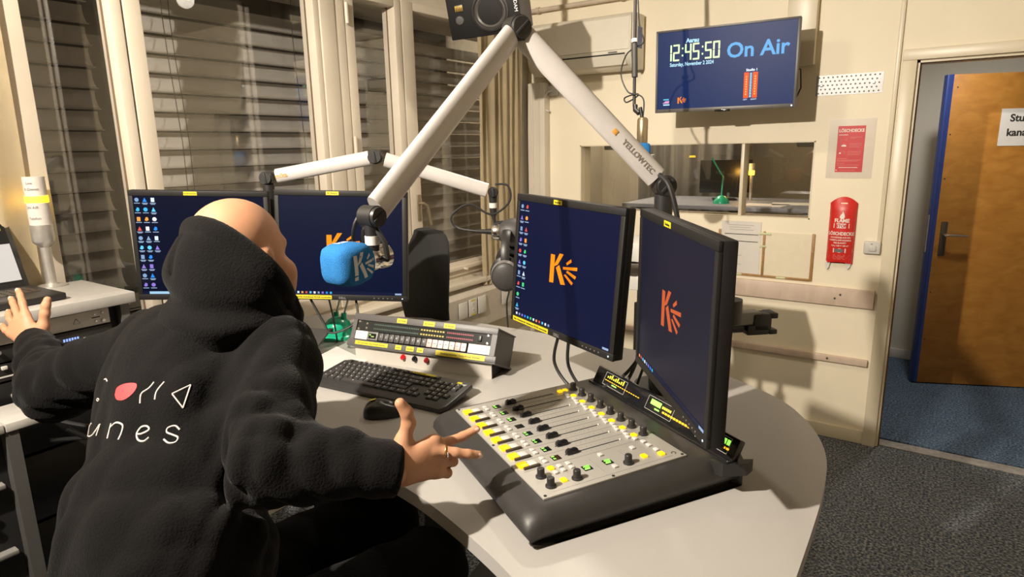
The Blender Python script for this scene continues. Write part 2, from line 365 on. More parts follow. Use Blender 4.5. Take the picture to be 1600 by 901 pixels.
blind('window_blind', 2.91, 4.15, .80, 2.32, 'dark metal slat blind outside the window next to the curtain', cords=())
# dark outdoor facade strip behind the blinds (night)
g = G(); g.box(-3.3, -3.25, -.5, 4.5, 0, 3.2); struct(g.done('wall_outside', M_dark), 'dark night outside the blinds')

# sill ledge and cable trunking under the windows
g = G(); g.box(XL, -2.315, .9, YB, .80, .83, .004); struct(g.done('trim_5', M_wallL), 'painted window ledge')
g = G(); g.prism([(XL, .50), (-2.32, .53), (-2.30, .745), (-2.31, .76), (XL, .80)], 0.95, 3.66, M=Matrix(((1, 0, 0, 0), (0, 0, 1, 0), (0, 1, 0, 0), (0, 0, 0, 1))))
tr = struct(g.done('trim_6', mat('trunking_paint', (0.50, 0.45, 0.38), .45)), 'cable trunking under the window ledge')
def socket(y0, y1, z0, z1, label, kind):
    s_ = tag(empty('wall_socket', (-2.300, (y0+y1)/2, (z0+z1)/2), (0, 0, PI/2)), label, 'socket', 'covers on the cable trunking')
    hw, hh = (y1-y0)/2, (z1-z0)/2
    g = G(); g.box(-hw, hw, -.006, .0, -hh, hh, .003); g.done('cover_plate', M_white, s_)
    if kind:
        for dz in (-.018, .018):
            g = G(); g.cyl((0, -.0055, dz), (0, -.0075, dz), .014, seg=18); c = g.done('outlet', M_white, s_)
            g = G(); 
            for dx in (-.005, 0, .005): g.cyl((dx, -.0072, dz+(.003 if dx == 0 else -.001)), (dx, -.008, dz+(.003 if dx == 0 else -.001)), .0018, seg=8)
            g.done('outlet_hole', M_blackm, c)
        for dz in (-.042, .042): mk('label_tape', flat(-.022, .022, dz-.004, dz+.004, -.006), M_yel, s_, smooth=False)
    else:
        for (dx, dz) in ((-.6, -.8), (.6, .8)):
            g = G(); g.cyl((dx*hw, -.006, dz*hh), (dx*hw, -.007, dz*hh), .0025, seg=8); g.done('screw', M_chrome, s_)
    return s_
socket(2.775, 2.855, .625, .722, 'blank white cover left of the labelled socket on the trunking', 0)
socket(2.868, 2.945, .625, .727, 'white double socket with yellow tape on the trunking', 1)
socket(2.958, 3.035, .622, .728, 'blank white cover right of the labelled socket on the trunking', 0)
socket(3.205, 3.285, .628, .728, 'lone blank white cover on the trunking near the corner', 0)

# curtains: pleated sheets with thickness
def curtain(name, x, y0, y1, z0, z1, amp, n, label, m, flare=0.0):
    bm = bmesh.new(); nu, nv = n*14, 14; rows = []
    for j in range(nv+1):
        t = j/nv; z = z1+(z0-z1)*t; row = []
        for i in range(nu+1):
            s_ = i/nu; ph = s_*n*2*PI; a = amp*(.65+.5*t)*(0.7+.3*math.sin(s_*17+1))
            row.append(bm.verts.new((x+a*math.sin(ph+.5*math.sin(s_*9))+.006*math.sin(5*t+s_*20), y0+(y1-y0)*s_*(1-flare*t*.3)+.004*math.sin(7*t+ph), z+(.006*math.sin(ph) if j == nv else 0))))
        rows.append(row)
    for a, b in zip(rows, rows[1:]):
        for i in range(nu): bm.faces.new((a[i], a[i+1], b[i+1], b[i]))
    bmesh.ops.solidify(bm, geom=list(bm.faces), thickness=.002)
    me = bpy.data.meshes.new(name); bm.to_mesh(me); bm.free()
    return tag(mk(name, me, m), label, 'curtain')
M_curt = mat('cream_curtain_cloth', (0.66, 0.55, 0.36), .85, var=.05, nscale=9, bump=.12, bscale=500, sheen=.2)
curtain('curtain', -2.33, 3.06, 3.52, .775, 2.40, .018, 7, 'cream pleated curtain drawn to the corner beside the air conditioner', M_curt, .35)
curtain('curtain', -2.375, .18, .80, .20, 2.40, .013, 7, 'cream curtain at the left edge behind the signal lamp', M_curt)

# ------------------------------------------------------------------ studio window to the next room
g = G(); t_ = .022
g.box(WX0, WX1, YB+.002, YB+.13, WZ0-.002, WZ0+.006); g.box(WX0, WX1, YB+.002, YB+.13, WZ1-.006, WZ1+.002)
g.box(WX0-.002, WX0+.008, YB+.002, YB+.13, WZ0, WZ1); g.box(WX1-.008, WX1+.002, YB+.002, YB+.13, WZ0, WZ1)
g.box(-1.006, -.988, YB+.012, YB+.11, WZ0, WZ1, .002)
wf = struct(g.done('window_5', M_trim), 'interior studio window in the back wall, two panes')
for (a, b) in ((WX0+.008, -1.006), (-.988, WX1-.008)):
    g = G(); g.box(a, b, YB+.05, YB+.056, WZ0+.006, WZ1-.006); g.done('pane', M_glass2, wf)
    g = G(); g.box(a, b, YB+.046, YB+.050, WZ0+.004, WZ0+.012); g.done('glazing_bead', M_framegap, wf)
# the next studio: dim room with its own things
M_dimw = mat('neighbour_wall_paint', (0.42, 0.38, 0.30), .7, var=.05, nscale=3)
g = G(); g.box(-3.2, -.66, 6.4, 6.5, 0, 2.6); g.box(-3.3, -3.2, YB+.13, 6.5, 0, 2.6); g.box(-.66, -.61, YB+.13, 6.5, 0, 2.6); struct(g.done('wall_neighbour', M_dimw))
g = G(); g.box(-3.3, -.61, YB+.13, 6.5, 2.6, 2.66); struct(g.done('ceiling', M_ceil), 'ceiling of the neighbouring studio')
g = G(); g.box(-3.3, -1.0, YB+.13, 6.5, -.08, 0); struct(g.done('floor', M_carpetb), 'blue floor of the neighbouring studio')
# =================================================================== neighbouring studio seen through the glass
def lamp_point(name, p, e, c, r=.03):
    ld = bpy.data.lights.new(name, 'POINT'); ld.energy = e; ld.color = c; ld.shadow_soft_size = r
    lo = bpy.data.objects.new(name, ld); COL.objects.link(lo); lo.location = p; return lo
M_spkg = mat('dark_speaker_grey', (0.10, 0.10, 0.10), .5)
def far_speaker(loc, rz, label, rx=.25):
    s_ = tag(empty('wall_speaker', loc, (rx, 0, rz)), label, 'speaker')
    g = G(); g.prism([(-.10, -.0), (.10, -.0), (.085, .20), (-.085, .20)], -.16, .16, bev=.01); g.done('cabinet', M_spkg, s_)
    for z, r in ((-.05, .065), (.09, .03)):
        g = G(); g.lathe([(r, 0), (r*.95, .006), (r*.3, -.012), (0, -.006)], 20, M=Matrix.Translation((0, -.002, z)) @ Matrix.Rotation(PI/2, 4, 'X')); g.done('driver', M_black, s_)
    g = G(); g.tube([(0, .2, 0), (0, .30, .0)], .012); g.done('bracket', M_black, s_)
far_speaker((-2.06, 4.35, 1.72), .3, 'grey loudspeaker at top left behind the studio glass')
far_speaker((-.80, 4.35, 1.72), -.6, 'dark loudspeaker at top right behind the studio glass')
g = G(); g.box(-2.2, -.75, 4.75, 5.6, 1.12, 1.15, .004); g.box(-2.15, -2.09, 4.8, 5.5, 0, 1.12); g.box(-.86, -.80, 4.8, 5.5, 0, 1.12)
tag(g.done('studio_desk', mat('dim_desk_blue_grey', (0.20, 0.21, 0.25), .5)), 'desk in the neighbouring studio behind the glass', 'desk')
for (x, y, a, lab) in ((-.98, 5.1, .2, 'white sheet lying on the neighbouring desk at the right'), (-1.15, 4.95, -.1, 'white sheet lying on the neighbouring desk nearer the glass')):
    g = G(); g.box(-.15, .15, -.105, .105, 0, .002); o = tag(g.done('paper_sheet', M_paper), lab, 'paper'); o.location = (x, y, 1.1505); o.rotation_euler = (0, 0, a)
g = G(); g.box(-.20, .20, -.012, .012, .06, .32, .004); g.box(-.02, .02, .012, .03, 0, .2); g.box(-.09, .09, -.07, .09, 0, .012, .003); o = tag(g.done('desktop_monitor', M_black), 'dark monitor seen from behind the studio glass', 'monitor'); o.location = (-1.55, 5.30, 1.15); o.rotation_euler = (0, 0, .4)
g = G(); g.tube([(.11*math.cos(a*PI/10), 0, .11*math.sin(a*PI/10)) for a in range(21)], .022, 10); o = tag(g.done('foam_ring', mat('beige_ring', (0.30, 0.25, 0.14), .8)), 'beige ring hanging on the dark wall behind the glass', 'ring'); o.location = (-1.75, 6.37, 1.62)
s_ = tag(empty('signal_lamp', (-1.36, 5.35, 1.15)), 'lit orange signal lamp behind the right studio pane', 'lamp')
M_amber = mat('amber_glow', (1.0, .55, .05), .4, emit=6.0, ecol=(1.0, .45, .03))
g = G(); g.cyl((0, 0, 0), (0, 0, .20), .012); g.done('pole', M_alu, s_)
g = G(); g.cyl((0, 0, .20), (0, 0, .235), .022); g.done('lens', M_amber, s_)
g = G(); g.cyl((0, 0, .235), (0, 0, .29), .022); g.done('cap', M_white, s_)
lamp_point('signal_lamp_light', (-1.41, 5.28, 1.38), 1.2, (1, .5, .08))
s_ = tag(empty('desk_lamp', (-1.48, 4.98, 1.15)), 'green desk lamp base behind the studio glass', 'lamp')
M_green = mat('teal_green_plastic', (0.010, 0.36, 0.20), .25, var=.04, coat=.3)
g = G(); g.lathe([(0, 0), (.06, 0), (.06, .012), (.05, .03), (.03, .055), (0, .065)], 20); g.done('base', M_green, s_)
g = G(); g.tube([(0, 0, .06), (0, .02, .2), (-.1, .05, .34)], .006); g.done('arm', M_green, s_)
def dcurt(y0, y1, x0, lab):
    o = curtain('curtain', 0, y0, y1, .1, 2.5, .03, 8, lab, mat('grey_studio_curtain', (0.26, 0.245, 0.22), .9))
    o.rotation_euler = (0, 0, PI/2); o.location = (0, x0, 0); return o
dcurt(1.55, 2.5, 5.75, 'grey curtain hanging in the neighbouring studio')
s_ = tag(empty('added_pendant_lamp', (-2.3, 5.2, 2.6)), 'small unseen ceiling lamp added to light the neighbouring studio', 'lamp')
g = G(); g.lathe([(0, 0), (.05, 0), (.05, -.05), (.03, -.08), (0, -.08)], 16); g.done('housing', M_white, s_)
lamp_point('neighbour_fill_light', (-2.3, 5.2, 2.45), 75, (1, .86, .66), .05)  # fill added to brighten the next room, housed in an unseen lamp

# =================================================================== things on the back wall
def mount(c, yaw, tilt, roll):
    return (Matrix.Translation(c) @ Matrix.Rotation(R_(yaw), 4, 'Z') @ Matrix.Rotation(-R_(tilt), 4, 'X') @ Matrix.Rotation(-R_(roll), 4, 'Y'))
def empty_m(name, M):
    o = empty(name); o.matrix_world = M; return o
def emis(name, rgb, k=1.0):
    c = s2l(*rgb); return mat('glow_'+name, tuple(x*.2 for x in c), .38, var=0.0, emit=k, ecol=c, spec=.12)
# K burst emblem in screen coordinates (metres), centred near origin
K_POLYS = [
    [(-.045, .034), (-.029, .034), (-.029, -.035), (-.045, -.036)],
    [(-.029, .006), (-.016, .012), (.004, .040), (-.011, .040), (-.029, .010)],
    [(-.022, .004), (-.010, .012), (.017, -.032), (.000, -.034)],
    [(.016, .021), (.033, .033), (.036, .026), (.019, .016)],
    [(.005, .010), (.058, .017), (.058, .009), (.006, .004)],
    [(.018, -.001), (.022, .004), (.056, -.005), (.052, -.012)],
    [(.010, -.009), (.016, -.006), (.046, -.022), (.041, -.028)]]
def k_mesh(scale, ox, oz, y, t=.0004):
    bm = bmesh.new()
    for P_ in K_POLYS:
        me = poly_face([(ox+x*scale, oz+z*scale) for x, z in P_], y, t); bm.from_mesh(me)
    out = bpy.data.meshes.new('emblem'); bm.to_mesh(out); bm.free(); return out

tv = tag(empty_m('wall_screen', mount((-1.027, 3.378, 1.968), 3.476, -1.944, 0) @ Matrix.Scale(.95, 4)), 'wall-mounted screen showing a clock and On Air', 'screen')
TW, TH = .365, .215
M_tvbez = mat('tv_bezel_grey', (0.09, 0.082, 0.075), .4)
g = G(); g.box(-TW, TW, .0, .035, -TH, TH, .003); g.box(-.25, .25, .035, .06, -.15, .12, .006); g.done('housing', M_tvbez, tv)
g = G(); g.box(-TW, TW, -.006, 0, TH-.010, TH, .001); g.box(-TW, -TW+.010, -.006, 0, -TH, TH-.010, .001); g.box(TW-.012, TW, -.006, 0, -TH, TH-.010, .001); g.box(-TW+.010, TW-.012, -.006, 0, -TH, -TH+.019, .001); g.done('bezel', M_tvbez, tv)
scr = mk('screen', flat(-TW+.010, TW-.012, -TH+.019, TH-.010, 0, .001), emis('tv_blue', (24, 44, 92), .9), tv, smooth=False)
def TU(f): return -TW + .73*f
def TV_(f): return TH - .43*f
M_tgreen = emis('clock_green', (222, 255, 190), 1.1); M_tblue = emis('onair_blue', (88, 164, 226), 1.0); M_tpale = emis('pale_text', (176, 226, 250), 1.0)
SEG = {'1': 'bc', '2': 'abged', '4': 'fgbc', '5': 'afgcd', '0': 'abcdef'}
def seven(ch, x, z, w, h, t):
    P = []; s_ = .0015
    B = {'a': (x+s_, x+w-s_, z+h-t, z+h), 'd': (x+s_, x+w-s_, z, z+t), 'g': (x+s_, x+w-s_, z+h/2-t/2, z+h/2+t/2),
         'f': (x, x+t, z+h/2+s_, z+h-s_), 'b': (x+w-t, x+w, z+h/2+s_, z+h-s_), 'e': (x, x+t, z+s_, z+h/2-s_), 'c': (x+w-t, x+w, z+s_, z+h/2-s_)}
    return [B[k] for k in SEG[ch]]
bm = bmesh.new(); x = TU(.095)-.018; h = .085; zb = TV_(.375)
for ch in '12:45:50':
    if ch == ':':
        for dz in (.022, .058): bm.from_mesh(flat(x+.006, x+.0135, zb+dz, zb+dz+.009, -.0012))
        x += .022; continue
    for (a, b, c, d) in seven(ch, x, zb, .036, h, .0085): bm.from_mesh(flat(a, b, c, d, -.0012))
    x += .0425
me = bpy.data.meshes.new('clock'); bm.to_mesh(me); bm.free(); mk('clock_digits', me, M_tgreen, scr, smooth=False)
write('Aarau', .030, TU(.225), TV_(.165), M_tpale, scr, -.0012, bold=.0012, sx=.95)
write('Saturday, November 2 2024', .0265, TU(.106), TV_(.437), M_tpale, scr, -.0012, bold=.0006, sx=.78)
write('On Air', .104, TU(.518), TV_(.385), M_tblue, scr, -.0012, bold=.0022, sx=1.02)
M_tor = emis('meter_orange', (255, 84, 20), 1.0); M_kor = emis('emblem_orange', (255, 132, 20), 1.0); M_twh = emis('white_text', (225, 240, 255), 1.0)
write('Studio 1', .017, TU(.66), TV_(.557), M_twh, scr, -.0012, bold=.0006)
for a, b in ((.648, .681), (.708, .741)):
    mk('level_meter', flat(TU(a), TU(b), TV_(.868), TV_(.572), -.0012), M_tor, scr, smooth=False)
    bm = bmesh.new()
    for k in range(8): bm.from_mesh(flat(TU(a)+.009, TU(a)+.015, TV_(.62+k*.029)-.004, TV_(.62+k*.029)+.003, -.0018))
    me = bpy.data.meshes.new('m'); bm.to_mesh(me); bm.free(); mk('meter_marks', me, emis('meter_pale', (255, 190, 110)), scr, smooth=False)
bm = bmesh.new()
for k in range(16): bm.from_mesh(flat(TU(.687), TU(.702), TV_(.585+k*.018)-.0022, TV_(.585+k*.018)+.0022, -.0012))
me = bpy.data.meshes.new('m'); bm.to_mesh(me); bm.free(); mk('meter_scale', me, M_tpale, scr, smooth=False)
write('LEFT', .010, TU(.648), TV_(.893), M_twh, scr, -.0012); write('RIGHT', .010, TU(.70), TV_(.893), M_twh, scr, -.0012)
mk('emblem', k_mesh(.46, TU(.20), TV_(.855), -.0012), M_kor, scr, smooth=False)
mk('small_logo', join_meshes([(poly_face([(TU(.055), TV_(.885)), (TU(.105), TV_(.885)), (TU(.108), TV_(.855)), (TU(.08), TV_(.855))], -.0012), emis('pinkish', (210, 150, 200))),
   (flat(TU(.062), TU(.104), TV_(.845), TV_(.83), -.0012), emis('cyan', (90, 190, 220))), (flat(TU(.062), TU(.11), TV_(.91), TV_(.895), -.0012), M_tpale)]), None, scr, smooth=False)
g = G(); g.box(-.035, .045, -.010, 0, -TH-.006, -TH+.006, .002); g.done('sensor_bar', M_blackg, tv)
g = G(); g.cyl((TW-.018, -.006, -TH+.009), (TW-.018, -.0075, -TH+.009), .004, seg=10); g.done('power_light', emis('led_white', (230, 235, 255), 2), tv)
g = G(); g.box(-.10, .10, .06, .075, -.10, .10, .003); g.box(-.03, .03, .075, .325, -.02, .02, .004); g.box(-.06, .06, .320, .335, -.12, .12, .003); g.done('wall_bracket', M_black, tv)
g = G(); g.tube([(.30, .04, -.02), (.37, .06, -.03), (.375, .075, -.12), (.34, .09, -.20)], .004, 8); g.done('cable', M_cable, tv)

# white junction box and trunk above the screen
g = G(); g.box(-.80, -.66, YB-.05, YB, 1.98, 2.62, .006); tag(g.done('cable_duct', M_trim), 'cream cable duct on the wall behind the screen', 'duct')
g = G(); g.box(-2.365, -2.235, YB-.07, YB, .12, 2.0, .006); g.box(-2.33, -2.32, YB-.074, YB-.07, .12, 2.0); g.box(-2.28, -2.27, YB-.074, YB-.07, .12, 2.0)
tag(g.done('cable_duct', M_wallL), 'tall cream cable duct in the corner below the air conditioner', 'duct')
c_ = tag(empty('cable_outlet', (-2.20, YB-.01, 1.95)), 'white cable outlet with a looped cord under the air conditioner', 'outlet')
g = G(); g.box(-.035, .035, -.02, .01, -.03, .03, .005); g.done('outlet_box', M_white, c_)
g = G(); g.tube([(.0, -.02, 0), (-.02, -.045, -.01), (-.05, -.05, -.05), (-.05, -.04, -.11), (-.02, -.03, -.13)], .007, 8); g.done('cord', M_white, c_)
g = G(); g.cyl((-2.39, YB-.03, 2.44), (-1.25, YB-.03, 2.44), .014); 
for x in (-2.30, -1.72): g.cyl((x-.012, YB-.03, 2.44), (x+.012, YB-.03, 2.44), .019)
tag(g.done('wall_pipe', mat('pipe_paint', (0.55, 0.46, 0.36), .5)), 'painted pipe along the top of the back wall', 'pipe')

ac = tag(empty('air_conditioner', (-1.925, YB, 2.03)), 'white split air conditioner high on the back wall', 'air conditioner')
def side_prism(poly, x0, x1, name, m, parent, bev=0.0):
    """profile in (y, z), extruded along x"""
    g = G(); g.prism(poly, x0, x1, M=Matrix(((0, 0, 1, 0), (1, 0, 0, 0), (0, 1, 0, 0), (0, 0, 0, 1))), bev=bev); return g.done(name, m, parent)
M_acw = mat('ivory_plastic', (0.74, 0.69, 0.58), .35, var=.02)
prof = [(-.002, 0), (-.10, .0), (-.165, .03), (-.19, .075), (-.195, .10), (-.195, .275), (-.18, .292), (-.15, .298), (-.002, .298)]
side_prism(prof, -.355, .335, 'body', M_acw, ac, .004)
side_prism([(-.196, .098), (-.201, .10), (-.201, .27), (-.196, .275)], -.35, .33, 'front_panel', M_acw, ac)
side_prism([(-.162, .022), (-.193, .068), (-.197, .072), (-.168, .020)], -.30, .30, 'air_flap', M_acw, ac, .001)
g = G(); g.box(-.30, .30, -.198, -.19, .074, .080); g.done('air_slot', M_blackm, ac)
g = G(); g.lathe([(0, 0), (.016, 0), (.016, .002), (0, .002)], 20, M=Matrix.Translation((-.27, -.201, .16)) @ Matrix.Rotation(PI/2, 4, 'X') @ Matrix.Diagonal((1, .55, 1, 1))); g.done('badge', mat('navy_badge', (0.02, 0.02, 0.09), .3), ac)
g = G(); g.box(.33, .345, -.17, -.03, .0, .296, .004); g.done('side_cap', M_acw, ac)
g = G(); g.box(.3452, .346, -.12, -.06, .11, .225); g.done('rating_label', mat('blue_sticker', (0.12, 0.16, 0.42), .5), ac)
g = G(); g.box(.20, .255, -.2015, -.201, .085, .091); g.done('marking', M_grey, ac)

# perforated plate
pf = tag(empty('perforated_plate', (-.4975, YB, 1.876)), 'perforated galvanised metal plate on the back wall', 'plate')
g = G(); g.box(-.15, .15, -.002, 0, -.049, .049); g.done('sheet', mat('galvanised_sheet', (0.40, 0.40, 0.40), .4, metal=.25, var=.08, nscale=14), pf)
M_hole = mat('hole_light', (0.20, 0.18, 0.15), .8)
gm = G(); gm.cyl((0, -.0022, 0), (0, -.0028, 0), .0042, seg=8); hm = gm.mesh('hole'); first = None
for r in range(5):
    for c in range(14):
        x = -.137 + c*.0207 + (.0103 if r % 2 else 0); z = -.038 + r*.019
        if x > .142: continue
        if first is None: first = mk('hole', hm, M_hole, pf, (x, 0, z))
        else: again(first, pf, (x, 0, z))
for (x, z) in ((-.125, .0), (.11, .0)):
    g = G(); g.lathe([(0, .004), (.006, .003), (.0075, 0)], 12, M=Matrix.Translation((x, -.002, z)) @ Matrix.Rotation(PI/2, 4, 'X')); g.done('screw', M_chrome, pf)

# red instruction poster on translucent sleeve
ps = tag(empty('poster', (-.465, YB, 1.56)), 'red LÖSCHDECKE instruction poster in a pale sleeve', 'poster')
g = G(); g.box(-.103, .106, -.0015, 0, -.146, .149); g.done('sleeve', mat('pale_sleeve', (0.68, 0.60, 0.50), .25, var=.02), ps)
g = G(); g.box(-.062, .062, -.0025, -.0015, -.115, .114); pr_ = g.done('print_sheet', M_red, ps)
M_pw = mat('white_print', (0.80, 0.74, 0.66), .5); M_pp = mat('pink_print', (0.62, 0.16, 0.14), .5)
write('LÖSCHDECKE', .0215, 0, .084, M_pw, pr_, -.0027, 'CENTER', bold=.0006, sx=.84)
tx = []
for k, (z, x0, x1) in enumerate([(.070, -.056, -.015), (.058, -.002, .05), (.053, -.002, .02), (.026, -.006, .052), (.018, -.006, .05), (.010, -.006, .04), (-.012, -.01, .05), (-.020, -.01, .05), (-.028, -.01, .045), (-.048, -.056, -.01), (-.055, -.056, .05), (-.060, -.056, .04), (-.071, -.056, -.02), (-.080, -.056, .045), (-.092, -.045, .04), (-.106, -.04, .03)]):
    tx.append((flat(x0, x1, z-.0013, z+.0013, -.0027), M_pp if k not in (0, 14) else M_pw))
mk('text_lines', join_meshes(tx), None, pr_, smooth=False)
for (x, z, w_, h_) in ((-.030, .014, .012, .008), (-.045, -.022, .005, .006), (-.056, -.106, .004, .003)):
    mk('pictogram', poly_face([(x+w_*math.cos(a*PI/6), z+h_*max(-.2, math.sin(a*PI/6))) for a in range(12)], -.0027), M_pw, pr_, smooth=False)
for (x0, z0, x1, z1) in ((-.05, .052, -.037, .046), (-.015, .052, -.028, .046), (-.05, .040, -.037, .046), (-.015, .04, -.028, .046), (-.045, .018, -.03, .030), (-.03, .030, -.02, .022), (-.045, -.016, -.03, -.008), (-.03, -.008, -.02, -.026)):
    d = Vector((z1-z0, -(x1-x0))).normalized()*.0007
    mk('pictogram_line', poly_face([(x0+d.x, z0+d.y), (x1+d.x, z1+d.y), (x1-d.x, z1-d.y), (x0-d.x, z0-d.y)], -.0027), M_pp, pr_, smooth=False)

# fire blanket pouch: bulging pillow carton
fb = tag(empty('fire_blanket', (-.468, YB, .974)), 'red fire blanket pouch hanging on the wall, bottom torn open', 'fire blanket')
bm = bmesh.new(); NU, NV = 12, 16; H_ = .315; rows = []
for j in range(NV+1):
    t = j/NV; row = []
    for i in range(NU+1):
        s_ = i/NU*2-1; bul = .036*math.sqrt(max(0, 1-s_*s_))*(.55+.45*math.sin(PI*min(1, max(0, .12+t*.8))))
        ztop = H_ + .032*(1-s_*s_) if j == NV else None
        z = t*H_ if ztop is None else ztop
        if j == NV: bul = .003
        if j == 0: z = .010*(1-s_*s_)
        row.append(bm.verts.new((s_*.0635, -.004-bul, z)))
    rows.append(row)
for a, b in zip(rows, rows[1:]):
    for i in range(NU): bm.faces.new((a[i], a[i+1], b[i+1], b[i]))
back = [[bm.verts.new((v.co.x, -.001, v.co.z)) for v in (row[0], row[-1])] for row in rows]
for j in range(NV):
    bm.faces.new((rows[j][0], rows[j+1][0], back[j+1][0], back[j][0])); bm.faces.new((rows[j][-1], back[j][1], back[j+1][1], rows[j+1][-1])); bm.faces.new((back[j][0], back[j+1][0], back[j+1][1], back[j][1]))
bmesh.ops.recalc_face_normals(bm, faces=bm.faces); me = bpy.data.meshes.new('carton'); bm.to_mesh(me); bm.free()
M_pouch = mat('red_carton', (0.60, 0.022, 0.015), .35, var=.06, nscale=10)
carton = mk('carton', me, M_pouch, fb)
def wrap(me, off=.0006):
    bv = BVHTree.FromPolygons([v.co.copy() for v in carton.data.vertices], [p.vertices[:] for p in carton.data.polygons])
    bm = bmesh.new(); bm.from_mesh(me); bmesh.ops.subdivide_edges(bm, edges=[e for e in bm.edges if e.calc_length() > .008], cuts=3, use_grid_fill=True); bm.to_mesh(me); bm.free()
    for v in me.vertices:
        h = bv.ray_cast(Vector((v.co.x, -.3, v.co.z)), Vector((0, 1, 0)))
        if h[0] is not None: v.co.y = h[0].y - off
    return me
def wtext(t, s_, z, b=.0005, sx=.8, m=None):
    me = text_mesh(t, s_, 0, 'CENTER', b); me.transform(Matrix.Translation((0, 0, z)) @ FACE @ Matrix.Diagonal((sx, 1, 1, 1))); mk('lettering', wrap(me), m or M_pw, carton, smooth=False)
def wflat(x0, x1, z0, z1, m, name='band', off=.0005):
    bm = bmesh.new(); vs = [bm.verts.new(p) for p in ((x0, 0, z0), (x1, 0, z0), (x1, 0, z1), (x0, 0, z1))]; bm.faces.new(vs); me = bpy.data.meshes.new(name); bm.to_mesh(me); bm.free(); mk(name, wrap(me, off), m, carton, smooth=False)
wtext('FLAME', .026, .218, .0008, .92, M_pw); wflat(-.036, .036, .188, .212, M_pw, off=.0004); wtext('STOP', .021, .1925, .001, .95, mat('red_ink', (0.5, .02, .02), .5))
wtext('LÖSCHDECKE', .0235, .152, .0008, .80); wtext('COUVERTURE ANTI-FEU', .0105, .136, .0003, .82); wtext('COPERTA ANTI INCENDIO', .0105, .122, .0003, .78); wtext('FIRE BLANKET', .0105, .108, .0003, .9); wtext('1.0 x 1.00 = 1.00 m²', .0115, .093, .0003, .85)
wflat(-.058, .058, .060, .083, mat('pale_band', (0.72, 0.60, 0.56), .5), 'label_band'); wflat(-.022, .018, .063, .080, M_grey, 'barcode', .0010)
for k in range(4): wflat(-.05+.004*(k % 2), .05-.006*(k % 3), .046-k*.007, .049-k*.007, M_pp, 'small_print')
fl = poly_face([(0, .272), (.012, .250), (.010, .238), (0, .230), (-.010, .238), (-.012, .250), (-.004, .258)], 0, .0); 
mk('flame_emblem', wrap(poly_face([(.002, .276), (.010, .256), (.012, .244), (.006, .236), (-.006, .236), (-.012, .244), (-.008, .256), (-.002, .262)], 0, .0003)), M_pw, carton, smooth=False)
wflat(-.013, .018, .312, .317, M_wall, 'hang_slot')
for (x0, x1, tip) in ((-.066, -.04, -.035), (.03, .058, -.028)):
    g = G(); g.prism([(x0, .012), (x1, .004), (x1-.006, tip+.01), ((x0+x1)/2, tip), (x0+.004, tip+.006)], 0, .0012, M=Matrix.Translation((0, -.012, 0)) @ FACE); g.done('torn_flap', M_paper, fb)

# light switch
sw = tag(empty('light_switch', (-.322, YB, 1.068)), 'white light switch beside the doorway', 'switch')
g = G(); g.box(-.038, .038, -.024, 0, -.032, .032, .006, 3); g.done('housing', M_white, sw)
g = G(); g.box(-.015, .019, -.030, -.022, -.016, .012, .003); g.done('rocker', M_white, sw)
g = G(); g.cyl((-.002, -.024, .02), (-.002, -.0255, .02), .003, seg=8); g.done('indicator', M_grey, sw)

# clear notice holder with wooden strips, and the sheet in it
pb = tag(empty('notice_holder', (-.85, YB, .99)), 'clear wall notice holder edged with brown wooden strips', 'notice holder')
g = G(); g.box(-.245, .252, -.003, 0, -.121, .128); g.done('clear_sheet', mat('clear_plastic_over_wall', (0.80, 0.715, 0.545), .2, var=.02), pb)
for (x0, x1, z0, z1) in ((-.252, -.238, -.125, .130), (-.006, .006, -.122, .130), (.244, .258, -.125, .130), (-.238, .244, -.127, -.114)):
    g = G(); g.box(x0, x1, -.010, 0, z0, z1, .0015); g.done('wood_strip', M_stick, pb)
M_lab = mat('pale_green_tape', (0.62, 0.66, 0.40), .5)
for (x, z, w_) in ((.0, .118, .034), (-.005, .048, .018), (-.13, -.120, .02), (.10, -.120, .024)):
    mk('label_tape', flat(x-w_, x+w_, z-.005, z+.005, -.0105), M_lab, pb, smooth=False)
for (x, z) in ((.251, .03), (.0, -.12)):
    g = G(); g.ball((x, -.011, z), .004, 10); g.done('screw', M_chrome, pb)
nt_ = tag(empty('notice_sheet', (-.978, YB-.0035, 1.02)), 'printed white sheet in the left half of the notice holder', 'paper')
g = G(); g.box(-.108, .108, -.0012, 0, -.145, .150); sh = g.done('sheet', mat('aged_paper', (0.70, 0.66, 0.60), .6, var=.02), nt_)
tl = [(flat(-.07+.003*(k % 3), .07-.02*(k % 2), .128-k*.013, .1295-k*.013, -.0014), M_grey) for k in range(3)]
tl += [(flat(-.09, .095, z, z+.004, -.0014), M_ink) for z in (.075, .035)] + [(flat(-.085, -.03+.02*(k % 3), -.01-k*.017, -.0085-k*.017, -.0014), M_grey) for k in range(7)]
mk('printed_lines', join_meshes(tl), None, sh, smooth=False)

# two rails of beech on the wall
def rail(z0, z1, label, screws):
    r_ = tag(empty('wall_rail', (-1.0, YB, (z0+z1)/2)), label, 'rail', 'beech rails on the back wall')
    g = G(); g.box(-1.0, .711, -.022, 0, -(z1-z0)/2, (z1-z0)/2, .002); g.done('board', M_rail, r_)
    for (x, z) in screws:
        g = G(); g.lathe([(0, .004), (.005, .0035), (.0075, 0)], 12, M=Matrix.Translation((x, -.022, z)) @ Matrix.Rotation(PI/2, 4, 'X')); g.done('screw', M_chrome, r_)
rail(.749, .844, 'wide pale wooden rail on the back wall under the notice holder', ((.53, -.008), (.555, .014), (-.3, .0)))
rail(.436, .471, 'narrow pale wooden rail on the back wall near the floor', ((.52, .0), (-.3, 0)))

